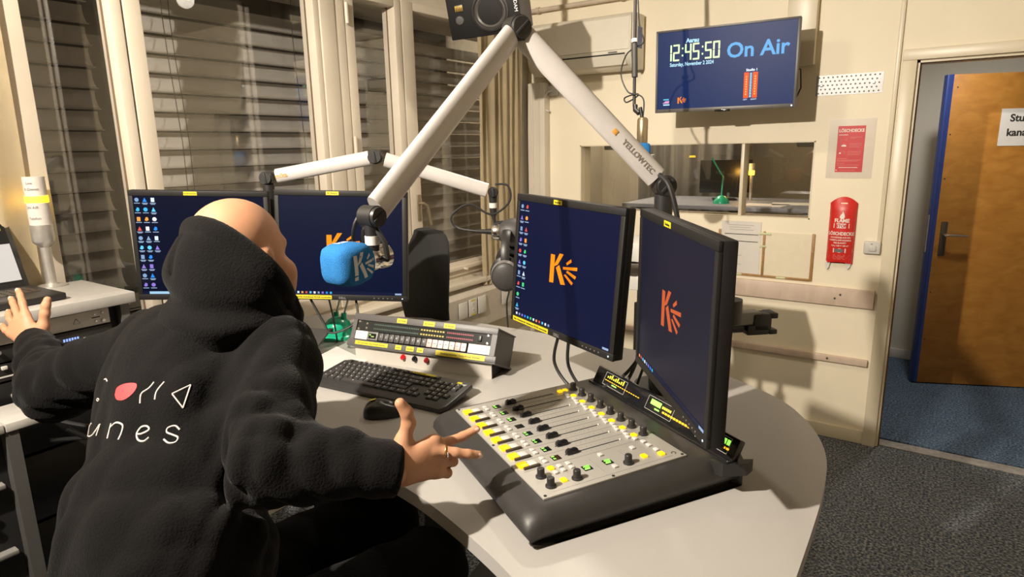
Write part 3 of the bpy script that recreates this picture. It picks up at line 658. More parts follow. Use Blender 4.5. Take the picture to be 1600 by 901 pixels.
# =================================================================== ceiling lamps that carry the lights
for i, (p, e, c, rad, ang, aim) in enumerate(LAMPS):
    top = 2.5 if i == 2 else ZC
    L_ = tag(empty('ceiling_spotlight', (p[0], p[1], top)), ['black fill spotlight added above the middle of the desk', 'black ceiling spotlight near the window behind the presenter', 'ceiling spotlight in the corridor'][i], 'lamp', 'ceiling spotlights')
    dz = p[2]-top
    g = G(); g.cyl((0, 0, 0), (0, 0, -.02), .045); g.cyl((0, 0, -.02), (0, 0, dz+.10 if dz < -.12 else -.03), .008); g.done('stem', M_black, L_)
    g = G(); g.lathe([(.012, dz+.09), (.05, dz+.06), (.055, dz+.02), (.052, dz+.02), (.046, dz+.055), (.010, dz+.08)], 24); g.done('shade', M_black, L_)
    g = G(); g.ball((0, 0, dz+.048), .02, 12); g.done('bulb', mat('warm_bulb', (1, .9, .7), .4, emit=8, ecol=(1, .85, .6)), L_)
# =================================================================== presenter's desk
DZT = .97
def smooth_poly(pts, it=2, closed=True, keep=()):
    for _ in range(it):
        out = []
        n = len(pts)
        for i in range(n):
            a, b = pts[i], pts[(i+1) % n]
            out += [(a[0]*.75+b[0]*.25, a[1]*.75+b[1]*.25), (a[0]*.25+b[0]*.75, a[1]*.25+b[1]*.75)]
        pts = out
    return pts
outer = [(-2.10, 1.20), (-2.10, 1.56), (-1.683, 1.735), (-1.50, 1.795), (-1.247, 1.812), (-.839, 1.812), (-.60, 1.775), (-.478, 1.725), (-.395, 1.68), (-.293, 1.61), (-.222, 1.51), (-.180, 1.42), (-.156, 1.333), (-.146, 1.248), (-.139, 1.147), (-.134, .923), (-.132, .62), (-.20, .53), (-.36, .55),
         (-.445, .668), (-.488, .691), (-.559, .721), (-.692, .767), (-.80, .795), (-.95, .815), (-1.15, .80), (-1.35, .74), (-1.52, .70), (-1.66, .78), (-1.80, .95)]
outer = smooth_poly(outer, 2)
M_desk = mat('grey_laminate', (0.375, 0.356, 0.336), .36, var=.03, nscale=2.5, bump=.02, bscale=1500)
dk = tag(empty('studio_desk', (-.9, 1.2, 0)), 'large rounded grey laminate presenter desk', 'desk')
g = G(); g.prism([(x+.9, y-1.2) for x, y in reversed(outer)], DZT-.028, DZT, bev=.0015); g.done('desk_top', M_desk, dk)
def leg(pts, z0, z1, t=.05):
    g = G(); g.box(-t, t, -.34, .34, z0, z0+.04, .004); g.box(-.035, .035, -.07, .07, z0+.04, z1, .004); g.box(-.03, .03, -.28, .28, z1-.04, z1, .004); o = g.done('leg', M_blackm, dk, pts[0], (0, 0, pts[1])); return o
leg(((.48, -.02, 0), -.35), 0, DZT-.029); leg(((-.35, .20, 0), .2), 0, DZT-.029); leg(((-.82, .12, 0), .6), 0, DZT-.029)
g = G(); g.box(-.8, .45, .33, .35, .60, DZT-.029); g.done('modesty_panel', M_blackm, dk)

# =================================================================== four monitors
M_bez = mat('monitor_black', (0.013, 0.012, 0.012), .55, var=.05, spec=.25)
M_scr = {1: emis('desk_navy', (5, 12, 38), .8), 2: emis('desk_navy2', (6, 15, 45), .85), 3: emis('desk_navy3', (16, 22, 54), .8), 4: emis('desk_grey', (36, 36, 54), .55)}
M_o3 = emis('k_orange', (246, 138, 22), 1.0); M_o4 = emis('k_dim_orange', (190, 90, 50), .9)
ICOL = [emis('ic%d' % i, c, 1.0) for i, c in enumerate([(90, 190, 235), (200, 225, 240), (40, 130, 225), (235, 235, 240), (235, 150, 70), (60, 170, 220), (120, 150, 190), (200, 80, 70), (70, 200, 120), (130, 110, 200)])]
M_ictx = emis('icon_text', (150, 175, 210), .8)
MW, MH = .203, .169
def monitor(k, M, label, icons, taskbar, texts):
    mo = tag(empty_m('desktop_monitor', M), label, 'monitor', 'presenter monitors')
    g = G(); g.box(-MW, MW, .002, .028, -MH, MH, .004); g.box(-.14, .14, .028, .055, -.11, .11, .012); g.done('housing', M_bez, mo)
    g = G(); g.box(-MW, MW, -.004, .004, .152, MH, .002); g.box(-MW, MW, -.004, .004, -MH, -.151, .002); g.box(-MW, -.189, -.004, .004, -.151, .152, .002); g.box(.189, MW, -.004, .004, -.151, .152, .002); g.done('bezel', M_bez, mo)
    sc = mk('screen', flat(-.19, .19, -.152, .153, .0005, .002), M_scr[k], mo, smooth=False)
    if k >= 2: mk('emblem', k_mesh(1.0, 0, 0, -.002), M_o4 if k == 4 else M_o3, sc, smooth=False)
    for (ix, iz, shape) in icons:
        w_ = .0062 if k < 3 else .0052; m_ = ICOL[(shape*7+int(ix*900)+int(abs(iz)*410)) % len(ICOL)]
        if shape % 4 == 0: me = poly_face([(ix+w_*math.cos(a*PI/5), iz+w_*math.sin(a*PI/5)) for a in range(10)], -.0019)
        elif shape % 4 == 1: me = poly_face([(ix-w_, iz-w_), (ix+w_, iz-w_), (ix+w_*.5, iz), (ix, iz+w_*1.1), (ix-w_*.5, iz)], -.0019)
        elif shape % 4 == 2: me = flat(ix-w_*.8, ix+w_*.8, iz-w_, iz+w_, -.0017)
        else: me = poly_face([(ix-w_*.9, iz-w_*.5), (ix, iz-w_), (ix+w_*.9, iz-w_*.4), (ix+w_*.7, iz+w_*.8), (ix-w_*.2, iz+w_)], -.0019)
        me2 = flat(ix-.0085, ix+.0085, iz-.0112, iz-.0092, -.0017)
        if shape % 3: me2 = join_meshes([(me2, M_ictx), (flat(ix-.006, ix+.006, iz-.0140, iz-.0122, -.0017), M_ictx)])
        mk('desktop_icon', join_meshes([(me, m_), (me2, M_ictx)]), None, sc, smooth=False)
    if taskbar:
        tb = mk('taskbar', flat(-.189, .189, -.1505, -.1415, -.0016), emis('taskbar_blue', (12, 42, 92) if k == 2 else (16, 22, 52), .9), sc, smooth=False)
        if k == 1: mk('search_field', flat(-.170, -.060, -.1500, -.1422, -.0022), emis('search_white', (150, 195, 225), .9), tb, smooth=False)
        for j in range(12 if k != 4 else 8): mk('taskbar_icon', flat(-.180+j*.0128+(.0 if k != 1 else .13), -.174+j*.0128+(.0 if k != 1 else .13), -.149, -.143, -.0022), ICOL[(j*3+k) % 10], tb, smooth=False)
        mk('clock_text', flat(.165, .185, -.149, -.144, -.0022), M_ictx, tb, smooth=False)
    for (x0, x1, z0, z1, t, s_) in texts:
        lb = mk('label_tape', flat(x0, x1, z0, z1, -.0042, .0005), M_yel, mo, smooth=False)
        write(t, s_, (x0+x1)/2, (z0+z1)/2-s_*.35, M_ink, lb, -.005, 'CENTER')
    write('DELL', .010, .0, -.1645, M_grey, mo, -.0045, 'CENTER', bold=.0003, name='maker_mark') if k in (2, 3) else None
    g = G(); g.cyl((.188, -.004, -.160), (.188, -.0048, -.160), .0022, seg=8); g.done('power_light', M_twh, mo)
    for j in range(5):
        g = G(); g.cyl((.10+j*.014, -.004, -.160), (.10+j*.014, -.0048, -.160), .0018, seg=6); g.done('button', M_grey, mo)
    return mo
ic1 = [(-.179+.0228*c, .140-.0290*r, (r*3+c*5) % 8) for r in range(10) for c in range(3) if not (c == 2 and r in (6, 7, 8, 9))]
ic3 = [(-.178+.0215*c, .138-.0290*r, (r*5+c*3) % 8) for r in range(10) for c in range(2) if not (c == 1 and r > 7)]
Mm1 = mount((-1.893, 1.068, 1.321), 39.839, -.661, -2.083)
Mm2 = mount((-1.542, 1.309, 1.313), 32.472, 3.232, -1.93)
Mm3 = mount((-.762, 1.314, 1.308), -21.718, 3.901, -1.671)
Mm4 = mount((-.409, 1.102, 1.297), -50.266, -.047, -1.653)
monitor(1, Mm1, 'leftmost monitor with three columns of desktop icons, behind the bald head', ic1, True, [(-.042, -.003, .155, .166, 'Studiorechner', .0065)])
monitor(2, Mm2, 'monitor behind the blue foam microphone, showing the orange K', [], True, [(-.042, -.003, .155, .166, 'PC (Neues)', .0068), (-.160, -.033, -.166, -.154, 'Konsole für Aufnahmen MODE verwenden', .0070)])
monitor(3, Mm3, 'monitor with icons and bright orange K, facing left beside the hanging headphones', ic3, True, [(-.045, -.013, .155, .166, 'Internet', .0068), (-.190, -.034, -.167, -.155, 'Neu: Webseite für Aufnahmen MODE verwenden', .0072)])
m4 = monitor(4, Mm4, 'nearest monitor seen at a sharp angle above the mixing console', [], True, [(-.045, -.008, .155, .166, 'Sendung', .0072)])

# =================================================================== monitor arms on poles
def pole_arm(name, base, ztop, tips, label, extra=()):
    a = tag(empty(name, (base[0], base[1], DZT)), label, 'monitor arm')
    g = G(); g.cyl((0, 0, 0), (0, 0, .012), .06); g.cyl((0, 0, .012), (0, 0, ztop-DZT), .0235); g.done('pole', M_black, a)
    for M in tips:
        e = (M @ Vector((0, .057, 0))) - Vector((base[0], base[1], DZT)); e2 = (M @ Vector((0, .11, 0))) - Vector((base[0], base[1], DZT))
        z = e2.z
        g = G(); g.box(-.05, .05, .055, .063, -.05, .05, .003, M=Matrix.Translation((-base[0], -base[1], -DZT)) @ M); g.cyl(e, e2, .018); g.done('mount_plate', M_black, a)
        d = Vector((e2.x, e2.y, 0))*.5 + Vector((-e2.y, e2.x, 0)).normalized()*.05
        g = G(); g.tube([e2, (d.x, d.y, z), (0, 0, z)], .016, 10); g.done('link', M_arm, a)
        g = G(); g.cyl((0, 0, z-.03), (0, 0, z+.03), .031); g.cyl((e2.x, e2.y, z-.022), (e2.x, e2.y, z+.022), .024); g.done('collar', M_black, a)
    return a
pole_arm('monitor_arm', (-1.805, 1.265), 1.44, (Mm1, Mm2), 'black pole with arms holding the two left monitors')
pa = pole_arm('monitor_arm', (-.60, 1.535), 1.44, (Mm3, Mm4), 'black pole with arms holding the two right monitors')
# free clamp on the arm behind the nearest monitor
g = G(); cm = Matrix.Translation((-.318+.60, 1.262-1.535, 1.255-DZT)) @ Matrix.Rotation(R_(42), 4, 'Z')
g.box(-.055, .03, -.014, .014, -.004, .022, .004, M=cm); g.done('arm_bar', mat('arm_grey', (0.22, 0.21, 0.2), .4), pa)
g = G(); g.box(.0, .045, -.017, .017, -.024, -.003, .003, M=cm); g.box(.012, .05, -.017, .017, -.018, .018, .004, M=cm); g.box(.045, .062, -.017, .017, .008, .019, .002, M=cm); g.box(.045, .062, -.017, .017, -.024, -.014, .002, M=cm); g.cyl((-.045, 0, -.01), (-.005, 0, -.01), .011, M=cm); g.done('clamp', M_black, pa)

# =================================================================== microphone arms
def mic_arm(name, base, pts, label, tag1, tag2, bz=DZT, hr=.0275, wr=.0145):
    a = tag(empty(name, (base[0], base[1], bz)), label, 'microphone arm')
    O = Vector((base[0], base[1], bz)); p = [Vector(q)-O for q in pts]
    g = G(); g.cyl((0, 0, .0), (p[0].x, p[0].y, p[0].z-.02), hr*.80); g.done('post', M_black, a)
    view = Vector((.56, -.80, .2))
    def seg(a0, a1, nm):
        d = (a1-a0).normalized(); g = G(); g.tube([a0+d*.03, a1-d*.02], 1.0, 24, oval=(hr, wr), up=(0, 0, 1)); return g.done(nm, M_arm, a)
    s1 = seg(p[0], p[1], 'lower_boom'); s2 = seg(p[1], p[2], 'upper_boom')
    def joint(c, ax, r, w_, nm):
        ax = Vector(ax).normalized(); g = G(); g.cyl(c-ax*w_, c+ax*w_, r, seg=28); g.cyl(c+ax*w_, c+ax*(w_+.006), r*.93, r*.85, seg=28)
        j = g.done(nm, M_black, a)
        d = (p[1]-p[0]).normalized(); d = (d-ax*d.dot(ax)).normalized(); b = ax.cross(d)
        g = G(); g.box(-r*.8, r*.8, -.004, .004, 0, .009, .002, M=Matrix.Translation(c+ax*w_) @ Matrix((b, d, ax)).transposed().to_4x4()); g.done('grip_ridge', M_blackm, j)
    h0 = (p[1]-p[0]); h1 = (p[2]-p[1])
    n0 = Vector((h0.y, -h0.x, 0)); n0 = n0 if n0.dot(view) > 0 else -n0
    n1 = Vector((h1.y, -h1.x, 0)); n1 = n1 if n1.dot(view) > 0 else -n1
    nm = (n0.normalized()+n1.normalized())
    joint(p[0], n0, hr*.95, wr*1.25, 'base_joint'); joint(p[1], nm, hr*1.0, wr*1.35, 'elbow_joint'); joint(p[2], n1, hr*.72, wr*1.1, 'head_joint')
    # lettering on the booms
    for (txt, q0, q1, t, s_, m_) in (tag1, tag2):
        if not txt: continue
        i, j_ = (p[0], p[1]) if q0 == 0 else (p[1], p[2])
        d = (j_-i).normalized()
        if q1 < 0: d = -d; i, j_ = j_, i
        up_ = (Vector((0, 0, 1)) - d*d.z).normalized(); nn = d.cross(up_)
        if nn.dot(view) < 0: up_ = -up_; nn = -nn
        c = i + (j_-i)*t + nn*(wr*1.0+.0008)
        me = text_mesh(txt, s_, .0003, 'CENTER', .0002); B = Matrix((d, up_, nn)).transposed().to_4x4()
        me.transform(Matrix.Translation(c - up_*s_*.35) @ B); mk('lettering', me, m_, a, smooth=False)
        if q1 < 0:
            g = G(); g.box(-.006, .006, -.006, .006, 0, .0006, .0002, M=Matrix.Translation(c - d*.082) @ B); g.done('maker_mark', M_orp, a)
    return a, p
M_gtx = mat('grey_boom_print', (0.20, 0.18, 0.16), .5); M_orp = mat('orange_boom_print', (0.62, 0.30, 0.05), .5)
A1 = [(-.585, 1.499, 1.502), (-.845, 1.258, 1.857), (-.850, .793, 1.485)]
A2 = [(-1.800, 1.254, 1.520), (-1.507, 1.442, 1.579), (-1.223, 1.669, 1.461)]
arm1, _ = mic_arm('boom_stand', (-.585, 1.499), A1, 'large silver microphone arm bent above the console, carrying the blue foam microphone', ('YELLOWTEC', 0, -1, .80, .0185, M_gtx), ('', 0, 0, 0, 0, None))
arm2, _ = mic_arm('boom_stand', (-1.800, 1.254), A2, 'silver microphone arm behind the left monitors, carrying the headphones', ('m!ka', 0, 1, .14, .020, M_orp), ('', 0, 0, 0, 0, None), hr=.0225, wr=.014)
O1 = Vector((-.585, 1.499, DZT)); O2 = Vector((-1.800, 1.254, DZT))
d1 = (Vector(A1[0])-Vector(A1[1])).normalized(); 
me = poly_face([(-.008, -.008), (.008, -.008), (.006, .008), (-.006, .006)], 0, .0004)
def drop(a, O, top, ring=True, s_=1.0):
    """swivel hanging from the head joint down to the microphone fork"""
    t = Vector(top)-O
    g = G(); g.cyl(t+Vector((0, 0, -.010*s_)), t+Vector((0, 0, -.034*s_)), .014*s_, .012*s_); g.cyl(t+Vector((0, 0, -.050*s_)), t+Vector((0, 0, -.075*s_)), .012*s_, .010*s_); g.done('swivel', M_black, a)
    g = G(); g.cyl(t+Vector((0, 0, -.034*s_)), t+Vector((0, 0, -.050*s_)), .0135*s_); g.done('light_ring', M_white, a)
drop(arm1, O1, A1[2]); drop(arm2, O2, A2[2], s_=1.0)

# blue foam microphone
fw = Vector((-.05, -1.0, -.03)).normalized()     # where the capsule points
mc = Vector((-.858, .745, 1.408))
rt = fw.cross(Vector((0, 0, 1))).normalized(); up2 = rt.cross(fw)
mic = tag(empty_m('microphone', Matrix.Translation(mc) @ Matrix((rt, fw, up2)).transposed().to_4x4()), 'studio microphone with a blue foam windscreen bearing a white K', 'microphone')
bm = bmesh.new(); rings = []; N_ = 32
def sq(t, e): c, s_ = math.cos(t), math.sin(t); return (math.copysign(abs(c)**e, c), math.copysign(abs(s_)**e, s_))
for (y, h, e) in ((-.034, .020, .9), (-.034, .026, .8), (-.022, .0335, .62), (.0, .0375, .55), (.022, .0365, .5), (.036, .0325, .5), (.0425, .026, .55), (.0445, .014, .7)):
    rings.append([bm.verts.new((h*sq(2*PI*i/N_+PI/4*0, e)[0], y, h*sq(2*PI*i/N_, e)[1])) for i in range(N_)])
for a, b in zip(rings, rings[1:]):
    for i in range(N_): bm.faces.new((a[i], a[(i+1) % N_], b[(i+1) % N_], b[i]))
bm.faces.new(rings[-1]); bm.faces.new(list(reversed(rings[0]))); bmesh.ops.recalc_face_normals(bm, faces=bm.faces)
me = bpy.data.meshes.new('windscreen'); bm.to_mesh(me); bm.free()
M_foam = mat('blue_foam', (0.028, 0.175, 0.45), .95, var=.12, nscale=400, bump=.7, bscale=700, spec=.15)
ws = mk('windscreen', me, M_foam, mic); bv = BVHTree.FromPolygons([v.co.copy() for v in me.vertices], [p.vertices[:] for p in me.polygons])
M_pwh = mat('white_flock_print', (0.62, 0.64, 0.68), .8)
def on_side(me, nrm, name):
    for v in me.vertices:
        p_ = v.co - nrm*v.co.dot(nrm) + nrm*.2; h = bv.ray_cast(p_, -nrm)
        if h[0] is not None: v.co = h[0] + nrm*.0006
    mk(name, me, M_pwh, ws, smooth=False)
for sgn in (1, -1):
    bm = bmesh.new()
    for P_ in K_POLYS:
        q = [Vector((P_[i][0], P_[i][1])) for i in range(len(P_))]
        bm.faces.new([bm.verts.new((sgn*.0, .000+sgn*v.x*.46, v.y*.62-.002)) for v in q])
    bmesh.ops.subdivide_edges(bm, edges=bm.edges[:], cuts=2, use_grid_fill=True); me = bpy.data.meshes.new('k'); bm.to_mesh(me); bm.free(); on_side(me, Vector((sgn, 0, 0)), 'emblem')
me = text_mesh('kanal', .024, 0, 'CENTER', .0004); me.transform(Matrix.Translation((0, -.004, 0)) @ Matrix.Rotation(-PI/2, 4, 'Z')); on_side(me, Vector((0, 0, 1)), 'lettering')
g = G(); g.lathe([(0, 0), (.019, 0), (.022, .006), (.022, .020), (.020, .024), (.020, .030), (.022, .034), (.022, .05), (.012, .056), (0, .056)], 24, M=Matrix.Translation((0, -.032, 0)) @ Matrix.Rotation(PI/2, 4, 'X')); g.done('body', M_chrome, mic)
g = G(); g.tube([(.030, -.060, .0), (.030, -.056, .03), (.016, -.052, .052), (0, -.05, .056)], .005, 8); g.tube([(-.030, -.060, .0), (-.030, -.056, .03), (-.016, -.052, .052), (0, -.05, .056)], .005, 8); g.cyl((-.03, -.06, 0), (.03, -.06, 0), .006); g.done('fork', M_black, mic)
g = G(); t = Vector(A1[2]); Mi = mic.matrix_world.inverted() if False else (Matrix.Translation(mc) @ Matrix((rt, fw, up2)).transposed().to_4x4()).inverted()
pts = [t+Vector((.02, .01, .0)), t+Vector((-.02, .0, .005)), t+Vector((-.035, -.01, -.02)), t+Vector((-.045, -.0, -.055)), t+Vector((-.03, .03, -.075)), t+Vector((-.0, .04, -.07))]
def spline(pts, n=8):
    pts = [Vector(p) for p in pts]; P_ = [pts[0]]+pts+[pts[-1]]; out = []
    for i in range(1, len(P_)-2):
        for k in range(n):
            t_ = k/n; a, b, c, d = P_[i-1], P_[i], P_[i+1], P_[i+2]
            out.append(.5*((2*b)+(c-a)*t_+(2*a-5*b+4*c-d)*t_*t_+(3*b-a-3*c+d)*t_**3))
    return out+[pts[-1]]
g.tube([Mi @ q for q in spline(pts)], .0035, 8); g.done('cable', M_cable, mic)

# second microphone on the far arm, seen from its connector end
c2 = Vector((-1.195, 1.668, 1.335))
f2 = Vector((.80, .60, -.05)).normalized(); r2_ = f2.cross(Vector((0, 0, 1))).normalized(); u2_ = r2_.cross(f2)
mic2 = tag(empty_m('microphone', Matrix.Translation(c2) @ Matrix((r2_, f2, u2_)).transposed().to_4x4()), 'black and silver microphone on the far arm beside the curtain', 'microphone')
AX = Matrix.Rotation(-PI/2, 4, 'X')
g = G(); g.lathe([(0, -.030), (.020, -.030), (.026, -.022), (.026, -.006), (.022, -.004)], 24, M=AX); g.done('ring_housing', M_chrome, mic2)
g = G(); g.lathe([(.024, -.006), (.038, .010), (.046, .035), (.046, .07), (.036, .10), (.0, .115)], 24, M=AX); g.done('body', M_dgrey, mic2)
g = G(); g.tube([(0, -.028, 0), (0, -.075, 0)], [.010, .006], 12); g.done('connector', M_black, mic2)
g = G(); g.lathe([(.047, .060), (.052, .062), (.052, .10), (.04, .13), (0, .14)], 24, M=AX); g.done('foam_cap', mat('orange_foam', (0.55, 0.17, 0.02), .9), mic2)
g = G(); Mi2 = (Matrix.Translation(c2) @ Matrix((r2_, f2, u2_)).transposed().to_4x4()).inverted(); t2 = Vector(A2[2])
g.tube([Mi2 @ Vector(q) for q in (t2+Vector((0, 0, -.07)), t2+Vector((.006, .0, -.10)), c2+Vector((.02, .01, .035)), c2+Vector((.01, .0, -.03)))], .008, 8); g.done('fork', M_black, mic2)
con = c2 - f2*.075
g = G(); g.tube([Mi2 @ q for q in spline([con, con+Vector((-.06, -.03, .012)), con+Vector((-.075, -.035, .05)), con+Vector((-.03, .0, .085)), t2+Vector((.0, -.01, -.07)), t2+Vector((.05, .02, -.03)), t2+Vector((.045, .02, .02)), t2+Vector((.01, 0, .025))])], .0035, 8); g.done('cable', M_cable, mic2)

# headphones hanging below it
hp = tag(empty('headphones', (-1.165, 1.665, 1.235), (0, R_(-8), R_(118))), 'black headphones hanging from the far microphone arm', 'headphones')
g = G(); band = [(.085*math.sin(a), 0, .015+.095*math.cos(a)) for a in [R_(d) for d in range(-100, 101, 12)]]
g.tube(band, .0065, 10, oval=(.7, 2.2)); g.done('headband', M_black, hp)
for s_ in (-1, 1):
    Mx = Matrix.Translation((s_*.072, 0, -.012)) @ Matrix.Rotation(s_*PI/2, 4, 'Y')
    g = G(); g.lathe([(.0, .038), (.030, .036), (.040, .028), (.044, .014), (.043, .006)], 24, M=Mx @ Matrix.Diagonal((1.15, 1, 1, 1))); cup = g.done('ear_cup', M_dgrey, hp)
    g = G(); g.lathe([(.043, .006), (.050, .0), (.050, -.014), (.040, -.022), (.026, -.020), (.02, -.008)], 24, M=Mx @ Matrix.Diagonal((1.15, 1, 1, 1))); g.done('ear_pad', M_black, hp)
    g = G(); g.lathe([(.041, .029), (.043, .022), (.0445, .016)], 24, M=Mx @ Matrix.Diagonal((1.17, 1.02, 1, 1))); g.done('trim_ring', M_grey, cup)
g = G(); g.tube(spline([(.072, 0, -.06), (.075, .01, -.12), (.07, .02, -.17), (.08, .02, -.26)]), .003, 8); g.done('cable', M_cable, hp)

# microphone hanging on a rod from the ceiling
hm_ = tag(empty('microphone', (-1.16, 2.70, 1.5)), 'gold microphone with blue foam hanging from a ceiling rod before the screen', 'microphone')
def hv(x, y, z): return (x+1.16, y-2.70, z-1.5)
g = G(); g.lathe([(0, .10), (.020, .10), (.0235, .106), (.0235, .205), (.019, .214), (.010, .218), (0, .218)], 24); g.done('body', mat('champagne_metal', (0.52, 0.42, 0.27), .3, metal=.85), hm_)
bm = bmesh.new(); rings = []
for (z, h, e) in ((.108, .022, .9), (.104, .032, .7), (.085, .039, .55), (.05, .041, .5), (.015, .036, .5), (.0, .022, .6)):
    rings.append([bm.verts.new((h*sq(2*PI*i/N_, e)[0]-.012*(.1-z)/.1, h*sq(2*PI*i/N_, e)[1], z)) for i in range(N_)])
for a, b in zip(rings, rings[1:]):
    for i in range(N_): bm.faces.new((a[i], a[(i+1) % N_], b[(i+1) % N_], b[i]))
bm.faces.new(rings[-1]); bm.faces.new(list(reversed(rings[0]))); bmesh.ops.recalc_face_normals(bm, faces=bm.faces)
me = bpy.data.meshes.new('windscreen'); bm.to_mesh(me); bm.free(); wsc = mk('windscreen', me, M_foam, hm_, rot=(0, 0, .5))
me = text_mesh('kanal', .03, .0003, 'CENTER', .0004); me.transform(Matrix.Translation((0.03, -.05, .03)) @ Matrix.Rotation(.35, 4, 'Z') @ Matrix.Rotation(PI/2, 4, 'Y') @ FACE); mk('lettering', me, M_pwh, wsc, smooth=False)
g = G(); g.cyl(hv(-1.165, 2.705, 1.716), hv(-1.175, 2.705, 1.76), .008); g.tube([hv(-1.18, 2.705, 1.735), hv(-1.20, 2.71, 1.75), hv(-1.205, 2.72, 1.77)], .011); g.done('clamp', M_black, hm_)
rod = tag(empty('ceiling_rod', (-1.245, 2.75, ZC)), 'thin black ceiling rod holding the hanging microphone', 'stand')
g = G(); g.tube([(-.012, .05, -.02), (.035, -.03, ZC*-1+1.765)], .007, 10); g.cyl((-.012, .05, 0), (-.012, .05, -.03), .04); g.done('rod', M_black, rod)
g = G(); g.tube([(.022, -.012, -.72), (.031, -.022, -.86)], .013, 12); g.done('sleeve', M_dgrey, rod)
g = G(); g.cyl((.019, -.005, -.70), (.021, -.008, -.715), .014); g.done('tape', M_white, rod)
g = G(); g.tube(spline([(.0, .03, -.02), (.01, .02, -.3), (.035, .0, -.62), (.06, .0, -.71), (.03, .0, -.73), (-.02, .0, -.76), (-.045, .0, -.84), (.0, -.02, -.92), (.055, -.03, -.935), (.0, -.03, -.965), (-.01, -.03, -.945), (.05, -.04, -.935), (.085, -.045, -.96), (.085, -.045, -1.025)]), .0032, 8); g.done('cable', M_cable, rod)

# studio loudspeaker lying on its side near the corner, on a ceiling bracket
SPK = Matrix.Translation((-1.855, 2.49, 2.20)) @ Matrix.Rotation(R_(20), 4, 'Z') @ Matrix.Rotation(R_(14), 4, 'X') @ Matrix.Rotation(R_(-4), 4, 'Y')
sp = tag(empty_m('studio_speaker', SPK), 'black studio loudspeaker hung on its side above the curtain', 'speaker')
g = G(); g.box(-.168, .168, 0, .25, -.10, .10, .006); g.done('cabinet', mat('speaker_black', (0.05, 0.045, 0.042), .6), sp)
g = G(); g.box(-.169, .169, -.003, .02, -.101, .101, .004); g.done('front_baffle', mat('baffle_black', (0.006, 0.0055, 0.0055), .6, spec=.25), sp)
FX = Matrix.Translation((.035, -.003, .0)) @ Matrix.Rotation(PI/2, 4, 'X')
g = G(); g.lathe([(.086, 0), (.086, .006), (.078, .008), (.074, .002)], 36, M=FX); wf_ = g.done('woofer_ring', M_black, sp)
g = G(); g.lathe([(.074, .002), (.066, .006), (.060, .001), (.028, -.022)], 36, M=FX); g.done('woofer_cone', mat('cone_grey', (0.06, 0.055, 0.05), .4), wf_)
g = G(); g.lathe([(.028, -.020), (.020, -.008), (.010, -.002), (0, .0)], 24, M=FX); g.done('dust_cap', M_black, wf_)
g = G(); g.box(-.130, -.090, -.006, -.003, .015, .045, .001); tw = g.done('tweeter', M_black, sp)
for j in range(5):
    g = G(); g.box(-.128+j*.0078, -.1235+j*.0078, -.0075, -.006, .018, .042, .0005); g.done('tweeter_fold', mat('copper_fold', (0.42, 0.24, 0.04), .4, metal=.6), tw)
g = G(); g.lathe([(.022, -.003), (.018, .004), (.0, .006)], 20, M=Matrix.Translation((-.115, -.003, -.02)) @ Matrix.Rotation(PI/2, 4, 'X')); g.done('level_dial', M_dgrey, sp)
write('ADAM', .022, 0, 0, M_pwh, sp, M=Matrix.Translation((.148, -.0035, .045)) @ FACE @ Matrix.Rotation(-PI/2, 4, 'Z'))
g = G(); g.box(-.05, .05, .08, .18, .10, .112, .002); g.cyl((0, .13, .11), (0, .05, .50), .016); g.done('bracket', M_black, sp)
# =================================================================== mixing console
mx = tag(empty('mixing_console', (-.612, 1.047, DZT), (0, 0, R_(-30.2))), 'broadcast mixing console with black armrest and lit yellow buttons', 'mixing console')
M_pad = mat('soft_black_armrest', (0.030, 0.028, 0.027), .45, var=.1, bump=.08, bscale=900)
def loft(secs, name, m, parent):
    bm = bmesh.new(); rr = [[bm.verts.new(p) for p in s_] for s_ in secs]; n = len(secs[0])
    for a, b in zip(rr, rr[1:]):
        for i in range(n): bm.faces.new((a[i], a[(i+1) % n], b[(i+1) % n], b[i]))
    bm.faces.new(list(reversed(rr[0]))); bm.faces.new(rr[-1]); bmesh.ops.recalc_face_normals(bm, faces=bm.faces)
    me = bpy.data.meshes.new(name); bm.to_mesh(me); bm.free(); return mk(name, me, m, parent)
bp_ = [(-.150, .001), (-.176, .006), (-.194, .016), (-.201, .028), (-.199, .039), (-.190, .049), (-.175, .056), (-.153, .0592), (.152, .0675), (.24, .070), (.262, .062), (.262, .001)]
secs = []
for x, f, sy in ((-.2245, .90, .96), (-.222, .97, .99), (-.216, 1, 1), (.208, 1, 1), (.216, .995, 1), (.228, .95, .995), (.238, .84, .985), (.244, .66, .97), (.245, .45, .96), (.240, .25, .95), (.225, .08, .93)):
    secs.append([(x, y*sy, max(.001+.0005*(x > .23), z*f)) for y, z in bp_])
loft(secs, 'armrest_body', M_pad, mx)
pt = math.atan2(.0088, .299)
plate = empty('p'); bpy.data.objects.remove(plate)
PM = Matrix.Translation((0, 0, .0655)) @ Matrix.Rotation(pt, 4, 'X') @ Matrix.Translation((-.208, -.1495, 0))   # (u, v, height) on the face plate
M_plate = mat('champagne_faceplate', (0.43, 0.41, 0.375), .38, metal=.3, var=.03, nscale=6)
g = G(); g.box(0, .416, 0, .299, -.003, .0015, .0008, M=PM); pl_ = g.done('face_plate', M_plate, mx)
M_ylit = mat('lit_yellow_button', (0.55, .36, .0), .4, emit=1.25, ecol=(1.0, .56, .005)); M_btn = mat('pale_button', (0.55, 0.53, 0.51), .35, var=.02)
M_disp = mat('display_black', (0.008, 0.010, 0.008), .1); M_gglow = mat('green_display', (0.2, .8, .1), .4, emit=1.3, ecol=(.32, .9, .10))
M_line = mat('engraved_line', (0.20, 0.18, 0.16), .6)
def shared(build, name, m):
    g = G(); build(g); return mk_proto(g.mesh(name), name, m)
